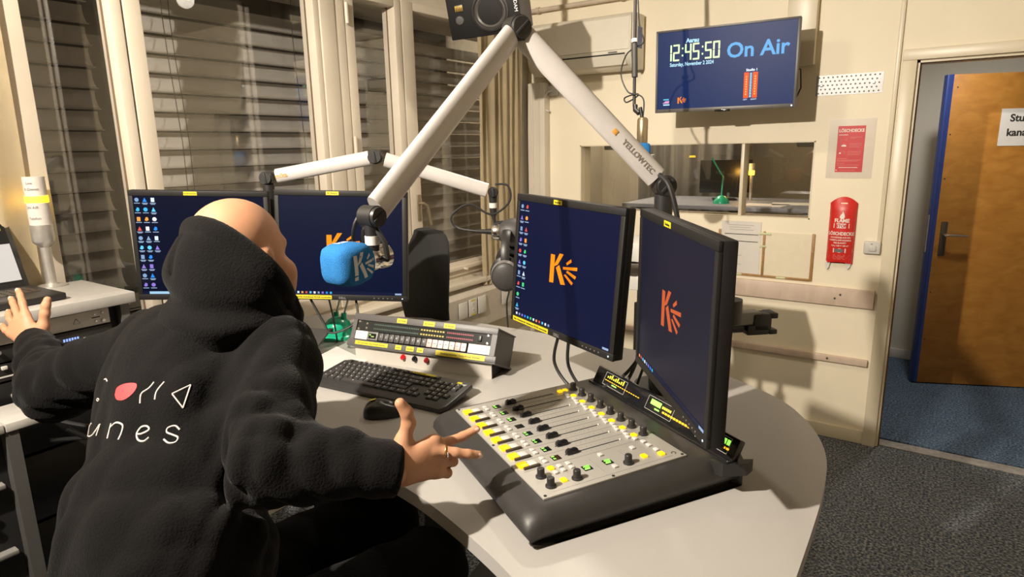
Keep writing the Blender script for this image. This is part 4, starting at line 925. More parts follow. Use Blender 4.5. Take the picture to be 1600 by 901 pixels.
class Proto:
    def __init__(s, me, name, m): s.me, s.name, s.m, s.first = me, name, m, None
    def put(s, M, parent):
        if s.first is None: s.first = mk(s.name, s.me, s.m, parent); o = s.first
        else: o = s.first.copy(); COL.objects.link(o); o.parent = parent
        o.matrix_basis = M; return o
def mk_proto(me, name, m): return Proto(me, name, m)
def at_uv(u, v, h=.0015): return PM @ Matrix.Translation((u, v, h))
p_y = shared(lambda g: g.box(-.0095, .0095, -.009, .009, 0, .005, .0012), 'lit_button', M_ylit)
p_g = shared(lambda g: g.box(-.0085, .0085, -.0078, .0078, 0, .004, .001), 'button', M_btn)
p_s = shared(lambda g: g.box(-.0052, .0052, -.0042, .0042, 0, .0035, .001), 'small_button', M_btn)
p_ys = shared(lambda g: g.box(-.0060, .0060, -.0055, .0055, 0, .004, .0014), 'lit_button', M_ylit)
p_bar = shared(lambda g: g.box(-.0026, .0026, -.0165, .0165, 0, .0045, .0006), 'shadow_gap_bar', mat('brown_black', (0.045, 0.030, 0.018), .5))  # dark bar paints in the shadow gap beside the buttons
p_d = shared(lambda g: g.box(-.0085, .0085, -.0085, .0085, 0, .0008), 'display', M_disp)
def knob_b(g): g.lathe([(.0098, 0), (.0098, .0025), (.0070, .004), (.0066, .016), (.0056, .0172), (0, .0172)], 20)
p_k = shared(knob_b, 'knob', M_black)
def cap_b(g):
    secs = [(-.0125, .004, .0035), (-.0115, .0058, .0085), (-.006, .0064, .0115), (0, .0064, .0092), (.006, .0064, .0105), (.0115, .0058, .0085), (.0125, .004, .0035)]
    rr = []
    for (y, hw, h) in secs:
        rr.append([g.bm.verts.new(p) for p in ((-hw, y, .001), (-hw, y, h*.55), (-hw*.6, y, h*.92), (0, y, h), (hw*.6, y, h*.92), (hw, y, h*.55), (hw, y, .001))])
    for a, b in zip(rr, rr[1:]):
        for i in range(6): g.bm.faces.new((a[i], a[i+1], b[i+1], b[i]))
    g.bm.faces.new(rr[0]); g.bm.faces.new(list(reversed(rr[-1])))
p_f = shared(cap_b, 'fader_cap', M_blackg)
p_slot = shared(lambda g: g.box(-.0011, .0011, -.061, .061, 0, .0006), 'fader_slot', M_blackm)
p_dot = shared(lambda g: g.ball((0, 0, 0), .0024, 8), 'slot_end', M_white)
for i in range(8):
    u = .034 + .0386*i
    p_y.put(at_uv(u-.002, .017), pl_); p_g.put(at_uv(u-.001, .0365), pl_); p_bar.put(at_uv(u+.0115, .030), pl_)
    p_s.put(at_uv(u-.0085, .0600), pl_); p_s.put(at_uv(u+.0045, .0600), pl_)
    d_ = p_d.put(at_uv(u+.001, .0850), pl_)
    if i != 3:
        bm = bmesh.new(); 
        for (a, b, c, d) in ((-.007, -.004, -.0068, -.0012), (.0005, .005, -.0062, -.0046), (.001, .0055, -.0035, -.002)): bm.from_mesh((lambda gg: (gg.box(a, b, c, d, 0, .0003), gg.mesh('x'))[1])(G()))
        me = bpy.data.meshes.new('readout'); bm.to_mesh(me); bm.free(); me.transform(Matrix.Translation((0, 0, .0008))); mk('readout', me, M_gglow, d_, smooth=False)
    p_slot.put(at_uv(u, .166), pl_); p_f.put(at_uv(u, .120), pl_); p_dot.put(at_uv(u, .2285, .002), pl_)
    p_ys.put(at_uv(u, .2610), pl_)
    for (a, b) in ((-.0125, .2515), (.0125, .2545), (.0, .2475)):
        (p_ys if (i == 0 and a == 0) else p_s).put(at_uv(u+a, b), pl_)
    p_k.put(at_uv(u+.004, .281), pl_)
    bm = bmesh.new()
    for j in range(11):
        L_ = .0045 if j in (0, 4, 8) else .0022
        for sx in (-1, 1): bm.from_mesh((lambda gg: (gg.box(sx*.0085-L_/2, sx*.0085+L_/2, -.05+j*.0103, -.0494+j*.0103, 0, .0003), gg.mesh('x'))[1])(G()))
    bm.from_mesh((lambda gg: (gg.box(.0190, .0196, -.155, .115, 0, .0003), gg.mesh('x'))[1])(G()))
    me = bpy.data.meshes.new('scale_marks'); bm.to_mesh(me); bm.free(); o = mk('scale_marks', me, M_line, pl_, smooth=False); o.matrix_basis = at_uv(u, .166)
for (u, v) in ((.352, .029), (.388, .029), (.388, .081), (.388, .189)): p_k.put(at_uv(u, v), pl_)
for (u, v) in ((.336, .057), (.383, .057), (.383, .227), (.391, .260)): p_ys.put(at_uv(u, v), pl_)
for (u, v) in ((.353, .058), (.352, .074), (.350, .092), (.336, .093), (.336, .075), (.345, .228), (.335, .261), (.352, .261), (.373, .262), (.338, .161), (.387, .160)): p_s.put(at_uv(u, v), pl_)
for (u, v) in ((.366, .115), (.366, .159)):
    d_ = p_d.put(at_uv(u, v), pl_); bm = bmesh.new()
    for (a, b, c, d) in ((-.008, .004, -.0075, -.006), (-.007, .006, -.0045, -.003), (-.006, .004, -.001, .0006), (-.004, .0065, .002, .0055)): bm.from_mesh((lambda gg: (gg.box(c, d, -b, -a, 0, .0003), gg.mesh('x'))[1])(G()))
    me = bpy.data.meshes.new('readout'); bm.to_mesh(me); bm.free(); me.transform(Matrix.Translation((0, 0, .0008))); mk('readout', me, M_gglow, d_, smooth=False)
for (u, v, w_, h_) in ((.405, .15, .0004, .25), (.340, .205, .0004, .001), (.370, .20, .055, .0004), (.366, .135, .055, .0004)):
    g = G(); g.box(-w_/2, w_/2, -h_/2, h_/2, 0, .0003); o = g.done('engraved_line', M_line, pl_); o.matrix_basis = at_uv(u, v)
g = G(); g.tube([(.004*math.cos(a), .004*math.sin(a), 0) for a in [R_(d) for d in range(0, 300, 20)]], .0008, 6); o = g.done('maker_mark', M_ink, pl_); o.matrix_basis = at_uv(.398, .283)
for (u, v) in ((.006, .006), (.410, .006), (.410, .293), (.2, .004), (.412, .14)):
    g = G(); g.cyl((0, 0, 0), (0, 0, .001), .0028, seg=10); o = g.done('screw', M_blackm, pl_); o.matrix_basis = at_uv(u, v)
# display bridge at the back
BR = Matrix.Translation((0, .205, .068)) @ Matrix.Rotation(R_(-28), 4, 'X')
g = G(); g.box(-.205, .262, 0, .016, -.004, .044, .004, M=BR); g.box(-.205, .262, -.010, .0, -.006, .001, .002, M=BR); bd = g.done('display_bridge', M_blackg, mx)
def on_bridge(x0, x1, z0, z1, m, name='bridge_light'):
    g = G(); g.box(x0, x1, -.0006, 0, z0, z1, M=BR); return g.done(name, m, bd, smooth=False)
M_ob = mat('amber_display', (0.8, .4, .02), .4, emit=1.4, ecol=(.95, .42, .02)); M_yb = mat('yellow_display', (0.8, .7, .05), .4, emit=1.2, ecol=(.80, .68, .05))
for x0 in (-.165, .0, .16):
    for (a, b, c, d) in ((0, .085, .008, .0086), (0, .085, .0375, .038), (0, .0006, .008, .038), (.0844, .085, .008, .038)): on_bridge(x0+a, x0+b, c, d, M_white, 'display_outline')
for k in range(9): on_bridge(-.155+k*.0075, -.1515+k*.0075, .026, .030+.003*(k % 3), M_yb)
for k in range(16): on_bridge(-.160+k*.0085, -.1545+k*.0085, .019, .0205, M_ob)
on_bridge(-.13, -.112, .0135, .016, M_gglow); on_bridge(.012, .045, .022, .033, M_gglow, 'green_readout'); on_bridge(.03, .045, .0145, .0175, M_gglow)
for k in range(5): on_bridge(.050+k*.006, .054+k*.006, .024, .029, M_yb)
for k in range(22): on_bridge(.055+k*.0088, .0615+k*.0088, .0155, .0195, M_ob)
for k in range(8): on_bridge(.170+k*.0095, .177+k*.0095, .024, .034, M_yb if k < 5 else M_gglow)
# hinged end bracket at the far right of the bridge
g = G(); g.prism([(.235, -.02), (.262, -.012), (.278, .03), (.270, .052), (.258, .028), (.235, .02)], .022, .046, M=Matrix.Translation((-.002, .20, .02))); g.done('end_bracket', M_black, mx)

# =================================================================== keyboard
KY, KT = R_(5.1), R_(7)
kb = tag(empty('keyboard', (-1.2, 1.150, DZT), (0, 0, KY)), 'black computer keyboard in front of the meter rack', 'keyboard')
KM = Matrix.Translation((0, 0, .020)) @ Matrix.Rotation(KT, 4, 'X')
kp = [(-.215, -.080), (.217, -.080), (.226, -.060), (.224, .06), (.205, .072), (-.203, .072), (-.222, .06), (-.226, -.060)]
g = G(); g.prism(kp, -.009, .004, M=KM, bev=.003); g.done('case', mat('keyboard_black', (0.030, 0.029, 0.029), .38), kb)
for sx in (-1, 1):
    g = G(); g.box(sx*.18-.012, sx*.18+.012, .050, .058, .0005, .018); g.done('foot', M_black, kb)
M_key = mat('keycap_black', (0.042, 0.040, 0.040), .35, var=.05); M_leg = mat('keycap_legend', (0.55, 0.55, 0.55), .6)
KP = {}
def keyp(w_, d=.0160):
    k_ = (round(w_, 4), round(d, 4))
    if k_ not in KP:
        g = G(); hw, hd = w_/2, d/2; vs = []
        for (z, s_) in ((0, 1.0), (.0035, .93), (.0052, .80)):
            ex, ey = hw-(1-s_)*.008, hd-(1-s_)*.008
            vs.append([g.bm.verts.new(p) for p in ((-ex, -ey, z), (ex, -ey, z), (ex, ey, z), (-ex, ey, z))])
        for a, b in zip(vs, vs[1:]):
            for i in range(4): g.bm.faces.new((a[i], a[(i+1) % 4], b[(i+1) % 4], b[i]))
        g.bm.faces.new(vs[-1])
        t = bmesh.ops.create_cube(g.bm, size=1); bmesh.ops.transform(g.bm, matrix=Matrix.Translation((-hw*.35, hd*.25, .0053)) @ Matrix.Diagonal((.0028, .0034, .0003, 1)), verts=t['verts'])
        for f in {f for v in t['verts'] for f in v.link_faces}: f.material_index = 1
        me = g.mesh('key'); KP[k_] = Proto(me, 'key', [M_key, M_leg])
    return KP[k_]
def key(x, y, w_=.0162, d=.0160): keyp(w_, d).put(KM @ Matrix.Translation((x, y, .004)), kb)
pt_ = .0187; x0 = -.204
rows = [(.034, [1.0]*13+[2.0]), (.0150, [1.5]+[1.0]*12+[1.5]), (-.0040, [1.8]+[1.0]*11+[1.0, 1.2]), (-.023, [1.25]+[1.0]*11+[2.75]), (-.042, [1.25, 1.25, 1.25, 6.25, 1.25, 1.25, 1.25, 1.25])]
for y, ws_ in rows:
    x = x0
    for w_ in ws_: key(x+w_*pt_/2, y, w_*pt_-.0026); x += w_*pt_
for grp in ((0,), (2, 3, 4, 5), (6.5, 7.5, 8.5, 9.5), (11, 12, 13, 14)):
    for c in grp: key(x0+(c+.5)*pt_, .056, d=.011)
for c in range(3):
    xx = .071+(c+.5)*pt_
    key(xx, .056, d=.011); key(xx, .034); key(xx, .015); key(xx, -.042)
key(.071+1.5*pt_, -.023)
for c in range(4):
    xx = .134+(c+.5)*pt_
    for y in (.034, .015, -.004, -.023, -.042):
        if c == 3 and y in (-.004, -.042): continue
        if c == 0 and y == -.042: continue
        key(xx, y)
g = G(); g.box(.035, .112, .0525, .0605, .0093, .0099, M=KM); tape = g.done('label_tape', M_yel, kb, smooth=False)
g = G(); g.box(.182, .196, .050, .058, .0042, .0050, M=KM); g.done('label_tape', M_yel, kb, smooth=False)
write('logi', .012, 0, 0, M_leg, kb, M=KM @ Matrix.Translation((.196, .046, .0043)), name='maker_mark')
write('Senderechner Studio', .0048, 0, 0, M_ink, kb, M=KM @ Matrix.Translation((.040, .0545, .0101)), name='label_text')

# =================================================================== mouse
ms = tag(empty('computer_mouse', (-1.090, 1.016, DZT), (0, 0, R_(44))), 'small black wireless mouse in front of the keyboard', 'mouse')
bm = bmesh.new(); nu, nv = 20, 10; R0 = []
for j in range(nv+1):
    ph = j/nv*PI/2; row = []
    for i in range(nu):
        a = 2*PI*i/nu; ex = .049*(abs(math.cos(a))**.85)*math.copysign(1, math.cos(a)); ey = .030*(abs(math.sin(a))**.85)*math.copysign(1, math.sin(a))
        s_ = math.cos(ph)**.55; hz = .036*(1-.12*(ex/.049)**2-.18*ex/.049)
        row.append(bm.verts.new((ex*s_, ey*s_*(1-.08*math.cos(a)), .002+hz*math.sin(ph)**.9)))
    R0.append(row)
for a, b in zip(R0, R0[1:]):
    for i in range(nu): bm.faces.new((a[i], a[(i+1) % nu], b[(i+1) % nu], b[i]))
bm.faces.new(list(reversed(R0[0]))); bmesh.ops.remove_doubles(bm, verts=bm.verts, dist=.0004); bmesh.ops.recalc_face_normals(bm, faces=bm.faces)
me = bpy.data.meshes.new('shell'); bm.to_mesh(me); bm.free(); mk('shell', me, mat('mouse_black', (0.020, 0.020, 0.020), .32), ms)
g = G(); g.cyl((.030, -.003, .0285), (.030, .003, .0285), .006, seg=14); g.done('wheel', M_dgrey, ms)
g = G(); g.box(-.007, .007, -.010, .010, -.0004, .0004, M=Matrix.Translation((-.024, .007, .0395)) @ Matrix.Rotation(R_(-9), 4, 'Y') @ Matrix.Rotation(R_(-12), 4, 'X')); g.done('label_tape', M_yel, ms, smooth=False)
g = G(); g.cyl((0, 0, 0), (0, 0, .003), .024, seg=16); g.done('glide', M_black, ms)

# =================================================================== meter and routing rack on the desk
rk = tag(empty('meter_rack', (-1.480, 1.268, DZT), (0, 0, R_(10.283))), 'sloping desktop rack with level meter, push buttons and yellow tape labels', 'rack unit')
RW = .488
g = G(); g.box(.012, RW-.012, 0, .004, 0, .062); base = g.done('front_plate', mat('ivory_sheet_metal', (0.47, 0.44, 0.39), .45, var=.02), rk)
for sx in (.014, RW-.018):
    g = G(); g.prism([(0.002, .002), (.10, .002), (.02, .06), (.002, .06)], sx, sx+.004, M=Matrix(((0, 0, 1, 0), (1, 0, 0, 0), (0, 1, 0, 0), (0, 0, 0, 1)))); g.done('side_cheek', M_blackm, rk)
TM = Matrix.Translation((0, -.012, .054)) @ Matrix.Rotation(R_(-26), 4, 'X')     # x along, y into the case, z up the sloping front
M_case = mat('grey_steel_case', (0.085, 0.080, 0.078), .45, var=.04)
CH, CD = .096, .128
g = G(); g.box(0, RW, .004, CD, 0, .003, M=TM); g.box(0, RW, .004, CD, CH-.003, CH, M=TM); g.box(.004, .007, .004, CD, 0, CH, M=TM); g.box(RW-.007, RW-.004, .004, CD, 0, CH, M=TM); g.box(.004, RW-.004, CD-.003, CD, 0, CH, M=TM); g.done('case', M_case, rk)
g = G(); g.box(-.008, RW+.006, -.002, .006, -.002, .017, .001, M=TM); g.box(0, RW, -.002, .006, CH-.019, CH+.001, .001, M=TM); g.box(0, .014, -.002, .006, .017, CH-.019, M=TM); g.box(RW-.016, RW, -.002, .006, .017, CH-.019, M=TM); fr_ = g.done('front_frame', M_case, rk)
g = G(); g.box(-.008, RW+.006, .0, CD+.012, -.004, .0, M=TM); g.done('ledge', M_case, rk)
mtr_m = mat('meter_glass', (0.022, 0.024, 0.023), .18)
g = G(); g.box(.014, RW-.016, .003, .010, .046, CH-.019, M=TM); mtr = g.done('level_meter', mtr_m, rk)
def tbox(x0, x1, z0, z1, m, parent, name, y0=.001, y1=.003, bev=0): g = G(); g.box(x0, x1, y0, y1, z0, z1, bev, M=TM); return g.done(name, m, parent)
M_ldr = mat('led_red', (0.30, 0.03, 0.05), .4); M_ldy = mat('led_yellow', (0.50, 0.38, 0.08), .4); M_ldg = mat('led_dark_green', (0.05, 0.085, 0.07), .4)
for z in (.053, .066):
    for (x0, x1, n, m_) in ((.075, .235, 26, M_ldg), (.240, .322, 9, M_ldy), (.328, .415, 14, M_ldr)):
        bm = bmesh.new(); st = (x1-x0)/n
        for k in range(n): bm.from_mesh((lambda gg: (gg.box(x0+k*st, x0+k*st+st*.62, .002, .003, z, z+.0042, M=TM), gg.mesh('x'))[1])(G()))
        me = bpy.data.meshes.new('led_row'); bm.to_mesh(me); bm.free(); mk('led_row', me, m_, mtr, smooth=False)
for (x, z) in ((.021, .072), (.021, .050), (RW-.030, .072), (RW-.030, .050), (.050, .068), (.050, .054)):
    g = G(); g.lathe([(0, .003), (.0035, .0025), (.0045, 0)], 12, M=TM @ Matrix.Translation((x, .003, z)) @ Matrix.Rotation(PI/2, 4, 'X')); g.done('screw', M_chrome, mtr)
tbox(RW-.058, RW-.048, .054, .070, M_black, mtr, 'power_switch', -.002, .003, .001)
tbox(.014, .058, .019, .0445, M_white, rk, 'blank_panel'); tbox(RW-.085, RW-.016, .019, .0445, M_white, rk, 'blank_panel')
dsp = tbox(.060, .098, .019, .0445, M_grey, rk, 'crosspoint_display', -.002, .003, .001); tbox(.066, .092, .024, .039, M_disp, dsp, 'display_glass', -.003, -.002); tbox(.069, .073, .033, .036, M_gglow, dsp, 'readout', -.0034, -.003); tbox(.075, .086, .028, .032, mat('dim_readout', (0.2, .25, .08), .5, emit=.15), dsp, 'readout', -.0034, -.003)
BC = [M_dgrey]*9 + [mat('button_white', (0.66, 0.62, 0.58), .4), mat('button_pink', (0.66, 0.48, 0.44), .4), MATS['button_white'], MATS['button_white'], mat('button_green', (0.52, 0.56, 0.48), .4), mat('button_rose', (0.70, 0.42, 0.38), .4)]
BC = [M_dgrey]*9 + [MATS['button_rose'], MATS['button_pink'], MATS['button_white'], MATS['button_white'], MATS['button_green'], MATS['button_rose'], MATS['button_white']]
for k in range(16):
    x = .101+k*.0187; b_ = tbox(x, x+.0168, .020, .0435, BC[k], rk, 'push_button', -.003, .003, .0012)
    if k < 9:
        me = text_mesh(str(k+1), .010, .0002, 'CENTER'); me.transform(TM @ Matrix.Translation((x+.0084, -.0032, .030)) @ FACE); mk('numeral', me, M_leg, b_, smooth=False)
    else: tbox(x+.004, x+.0128, .031, .033, M_grey, b_, 'marking', -.0034, -.003)
def ttape(x0, x1, z0, z1, t, s_):
    o = tbox(x0, x1, z0, z1, M_yel, fr_, 'label_tape', -.0026, -.002); me = text_mesh(t, s_, .0002, 'CENTER'); me.transform(TM @ Matrix.Translation(((x0+x1)/2, -.0028, (z0+z1)/2-s_*.35)) @ FACE); mk('label_text', me, M_ink, o, smooth=False)
ttape(.155, .190, .080, .0935, 'gibt Meldg', .0062); ttape(.247, .285, .080, .0935, 'gibt Stimme', .0062); ttape(.316, .353, .080, .0935, 'für verteilen', .0058)
ttape(.022, .140, .002, .0135, 'Für Live beide roten Knöpfe drücken', .0066); ttape(.167, .188, .001, .0145, 'Live', .0082); ttape(.205, .231, .001, .0145, 'Studio', .0082); ttape(.242, .263, .001, .0145, 'Live', .0082); ttape(.305, .462, .0, .0145, 'Sendung beenden: Stopp-Knopf drücken', .0078)
for x, m_ in ((.187, mat('red_button', (0.55, 0.01, 0.015), .2, coat=.5)), (.227, M_blackg), (.268, mat('dark_red_button', (0.20, 0.008, 0.010), .2, coat=.5))):
    g = G(); g.lathe([(.0085, 0), (.0085, .003), (.0068, .0035), (.0062, .009), (.003, .0105), (0, .0105)], 18, M=Matrix.Translation((x, 0, .030)) @ Matrix.Rotation(PI/2, 4, 'X')); g.done('round_button', m_, rk)

# =================================================================== green desk lamp
gl_ = tag(empty('desk_lamp', (-1.705, 1.405, DZT)), 'teal green desk lamp with round base behind the monitor', 'lamp')
g = G(); g.lathe([(0, 0), (.055, 0), (.057, .004), (.056, .012), (.051, .016), (.051, .024), (.046, .034), (.046, .040), (.041, .054), (.030, .066), (.014, .074), (0, .076)], 32); g.done('base', M_green, gl_)
for dx in (-.018, .022):
    g = G(); g.cyl((dx, .01, .060), (dx, .012, .088), .009); g.done('arm_socket', M_green, gl_)
    g = G(); g.cyl((dx, .012, .08), (dx+.035, .09, .33), .0035); g.done('arm_rod', mat('rod_grey_green', (0.45, 0.52, 0.45), .35, metal=.5), gl_)
g = G(); g.box(.006, .024, -.046, -.030, .046, .052, .002, M=Matrix.Rotation(R_(10), 4, 'X')); g.done('switch', M_black, gl_)
g = G(); g.cyl((.03, .09, .33), (.19, .095, .33), .0045); g.ball((.03, .09, .33), .012, 12); g.done('upper_arm', MATS['rod_grey_green'], gl_)
g = G(); g.lathe([(.012, .06), (.022, .05), (.04, .0), (.038, .0), (.02, .046)], 20, M=Matrix.Translation((.19, .092, .30))); g.done('lamp_shade', M_green, gl_)

# dark slanted tablet and white sheets left of the keyboard
tb_ = tag(empty('tablet_stand', (-1.580, 1.180, DZT), (0, 0, R_(19))), 'dark slanted tablet beside the left end of the keyboard', 'tablet')
g = G(); g.box(-.25, .0, .0, .15, 0, .008, .003, M=Matrix.Translation((0, 0, .003)) @ Matrix.Rotation(R_(22), 4, 'X')); g.done('tablet', M_dgrey, tb_)
g = G(); g.prism([(0.02, .0), (.125, .0), (.125, .048)], -.18, -.06, M=Matrix.Translation((0, .01, .001)) @ Matrix(((0, 0, 1, 0), (1, 0, 0, 0), (0, 1, 0, 0), (0, 0, 0, 1)))); g.done('wedge', M_black, tb_)
for (x, y, a, z, lab) in ((-1.52, 1.18, .35, .0004, 'white paper sheet under the slanted tablet'), (-1.545, 1.23, -.25, .0016, 'second white paper sheet beside the green lamp')):
    g = G(); g.box(-.105, .105, -.0745, .0745, 0, .001); o = tag(g.done('paper_sheet', M_paper), lab, 'paper'); o.location = (x, y, DZT+z); o.rotation_euler = (0, 0, a)

# =================================================================== office chair behind the desk
ch = tag(empty('office_chair', (-1.66, 2.08, 0), (0, 0, R_(150))), 'black office chair standing behind the desk by the window', 'chair')
M_fab = mat('black_chair_fabric', (0.010, 0.010, 0.010), .9, bump=.2, bscale=900)
secs = []
for k in range(9):
    t = k/8; z = .77+.48*t; wd = .29*(1-.42*max(0, (t-.5)/.5)**2.2-.12*(1-t)**2); y = .20+.05*math.sin(PI*t)-.02; th = .035
    secs.append([(wd*(abs(math.cos(a))**.6)*math.copysign(1, math.cos(a)), y+th*math.sin(a)+.05*(math.cos(a)**2)*-.6, z) for a in [2*PI*i/24 for i in range(24)]])
secs.append([(x*.82, y, z+.022) for x, y, z in secs[-1]]); secs.append([(x*.6, y, z+.010) for x, y, z in secs[-1]])
loft(secs, 'backrest', M_fab, ch)
g = G(); g.box(-.24, .24, -.26, .20, .62, .70, .03, 3); g.done('seat', M_fab, ch)
g = G(); g.cyl((0, 0, .10), (0, 0, .62), .028); g.done('column', M_black, ch)
g = G(); g.tube([(0, .1, .64), (0, .24, .68), (0, .24, .95)], .018); g.done('back_bar', M_black, ch)
for k in range(5):
    a = 2*PI*k/5; g = G(); g.tube([(0, 0, .10), (.28*math.cos(a), .28*math.sin(a), .07)], [.024, .016]); g.ball((.28*math.cos(a), .28*math.sin(a), .032), .031, 12); g.done('leg', M_black, ch)

# guest-side shelf with black posts, seen between the two right monitors
gs = tag(empty('guest_shelf', (-.93, 2.36, 0)), 'white two-tier shelf on black posts behind the two right monitors', 'shelf')
g = G(); g.box(-.14, .14, -.12, .14, 1.165, 1.235, .004); g.box(-.14, .14, -.12, .14, 1.055, 1.125, .004); g.done('boards', M_white, gs)
g = G(); g.box(-.15, .15, -.10, .12, 1.125, 1.165, .003); g.done('spacer', M_black, gs)
for x in (-.04, .035):
    g = G(); g.cyl((x, -.09, .0), (x, -.09, 1.0), .020); g.cyl((x, -.09, 1.0), (x, -.09, 1.06), .010); g.done('post', M_black, gs)
g = G(); g.box(-.15, .15, -.15, .15, 0, .02, .004); g.done('foot_plate', M_black, gs)

# loose cables
def cable(pts, label, r=.0042, name='cable'): g = G(); g.tube(spline(pts, 8), r, 8); return tag(g.done(name, M_cable), label, 'cable', 'loose cables on the desk')
b3 = Mm3 @ Vector((0, .03, -MH))
cable([Mm3 @ Vector((-.02, .02, -.165)), (-.80, 1.34, 1.06), (-.74, 1.33, 1.005), (-.66, 1.30, 1.03), (-.60, 1.32, 1.07), (-.57, 1.36, 1.12)], 'black cable looping under the monitor beside the console')
cable([Mm3 @ Vector((.02, .02, -.165)), (-.77, 1.36, 1.05), (-.71, 1.34, 1.0), (-.63, 1.31, 1.01), (-.585, 1.34, 1.08), (-.59, 1.45, 1.2)], 'second black cable looping below the first one beside the console')
cable([(-.58, 1.47, 1.15), (-.60, 1.40, 1.02), (-.63, 1.43, .975), (-.70, 1.5, .975)], 'short black cable falling to the desk at the right pole', .0035)
cable([Mm2 @ Vector((-.14, .03, -.12)), (-1.60, 1.26, 1.08), (-1.56, 1.26, 1.045), (-1.50, 1.31, 1.08), Mm2 @ Vector((.03, .03, -.155))], 'black cable sagging below the middle left monitor', .0038)
cable([Mm2 @ Vector((-.06, .03, -.14)), (-1.645, 1.34, 1.06), (-1.66, 1.36, .975), (-1.75, 1.42, .975)], 'thin black cable hanging beside the green lamp', .003)
cable([(-.585, 1.47, 1.53), (-.55, 1.45, 1.50), (-.525, 1.45, 1.40), (-.52, 1.46, 1.25), (-.53, 1.47, .98)], 'black cable arching down from the joint of the large microphone arm', .006)

# =================================================================== equipment racks at the left
er = tag(empty('equipment_rack', (-2.19, .50, 0)), 'tall equipment rack with a pale grey top by the window', 'rack')
g = G(); g.box(-.155, .195, -.45, .398, 1.168, 1.200, .003); g.done('top_board', mat('pale_grey_board', (0.44, 0.42, 0.395), .35), er)
for y in (.372,):
    g = G(); g.box(.14, .175, y-.012, y+.012, 0, 1.168); g.box(-.15, -.12, y-.012, y+.012, 0, 1.168); g.done('frame_post', mat('grey_steel_post', (0.13, 0.125, 0.12), .5, metal=.3), er)
g = G(); g.box(-.15, .14, -.44, .36, .08, 1.16); g.done('rack_body', M_blackm, er)
def unit(z0, z1, m, y1=.335, x=.16): g = G(); g.box(.14, x, -.44, y1, z0, z1, .001); return g.done('rack_unit', m, er)
u1 = unit(1.118, 1.162, mat('silver_front', (0.50, 0.47, 0.43), .4, metal=.3), .330, .168)
def tri(y, z, s_, o=.1685):
    bm = bmesh.new(); 
    P3 = [(y, z+s_*.9), (y-s_*.9, z-s_*.6), (y+s_*.9, z-s_*.6)]
    g = G(); g.tube([(o, p[0], p[1]) for p in P3+[P3[0]]], .0008, 6); g.done('triangle_mark', M_ink, u1)
tri(.242, 1.139, .010)
for (y, z, r) in ((.312, 1.128, .005), (.312, 1.152, .003), (.290, 1.150, .0025), (.292, 1.130, .0025)):
    g = G(); g.cyl((.168, y, z), (.172, y, z), r, seg=12); g.done('socket', M_chrome, u1)
g = G(); g.box(.168, .1685, .282, .304, 1.139, 1.142); g.done('marking', M_ink, u1)
unit(1.07, 1.112, mat('dark_front', (0.02, 0.018, 0.018), .35)); unit(1.018, 1.064, MATS['dark_front']); unit(.93, 1.012, mat('black_front', (0.012, 0.012, 0.012), .4)); unit(.80, .924, MATS['black_front']); unit(.60, .79, MATS['dark_front']); unit(.30, .59, MATS['black_front'])
M_blu = emis('blue_digits', (150, 180, 255), 1.2)
for k in range(6): 
    g = G(); g.box(.160, .1607, .205+k*.007, .2095+k*.007, 1.086, 1.094); g.done('blue_readout', M_blu, er, smooth=False)
for (y, z, m_) in ((.262, 1.083, M_white), (.285, 1.086, M_chrome), (.235, 1.046, M_chrome), (.215, 1.05, M_white), (.06, 1.055, M_white), (.07, .975, M_white)):
    g = G(); g.box(.160, .168, y-.007, y+.007, z-.005, z+.005, .002); g.done('push_button', m_, er)
g = G(); g.prism([(.225, 1.040), (.262, 1.055), (.262, 1.062), (.225, 1.058)], 0, .0006, M=Matrix(((0, 0, 1, .1605), (1, 0, 0, 0), (0, 1, 0, 0), (0, 0, 0, 1)))); g.done('label_tape', M_yel, er, smooth=False)
for (y, z) in ((.052, 1.10), (.098, 1.065)):
    g = G(); g.cyl((.16, y, z), (.175, y, z), .006, seg=12); g.done('knob', M_grey, er)
g = G(); g.box(.160, .1606, .02, .085, 1.028, 1.032); g.done('marking', M_white, er)

lr = tag(empty('equipment_rack', (-1.93, .10, 0)), 'low equipment rack with a white shelf at the lower left edge', 'rack')
M_wb = mat('white_board', (0.50, 0.475, 0.44), .4)
g = G(); g.box(-.06, .09, -.45, .385, .945, .967, .002); g.done('shelf', M_wb, lr)
g = G(); g.box(-.06, .09, .388, .478, .945, .967, .002); g.done('shelf', M_wb, lr)
for y in (.40,):
    g = G(); g.box(.05, .085, y-.014, y+.014, 0, .945); g.done('frame_post', MATS['grey_steel_post'], lr)
g = G(); g.box(-.05, .05, -.45, .40, .05, .90); g.done('rack_body', M_blackm, lr)
for z in (.62, .80): 
    g = G(); g.box(.02, .075, -.45, .37, z, z+.012, .002); g.done('shelf_edge', mat('dull_shelf', (0.28, 0.27, 0.25), .5), lr)
for z in (.70, .735, .86, .88):
    for y in (.33, .28): g = G(); g.cyl((.05, y, z), (.062, y, z), .011, seg=14); g.done('jack_socket', M_chrome, lr)
for k, pts in enumerate([[(-1.86, .60, .93), (-1.80, .68, .90), (-1.75, .76, .95), (-1.68, .85, .93)], [(-1.86, .62, .90), (-1.82, .72, .82), (-1.76, .78, .92), (-1.66, .80, .90)], [(-1.87, .58, .88), (-1.84, .68, .86), (-1.76, .70, .90), (-1.70, .74, .84), (-1.66, .8, .88)]]):
    cable(pts, ['black cable tangled behind the low rack, uppermost', 'black cable tangled behind the low rack, middle', 'black cable tangled behind the low rack, lowest'][k], .006)

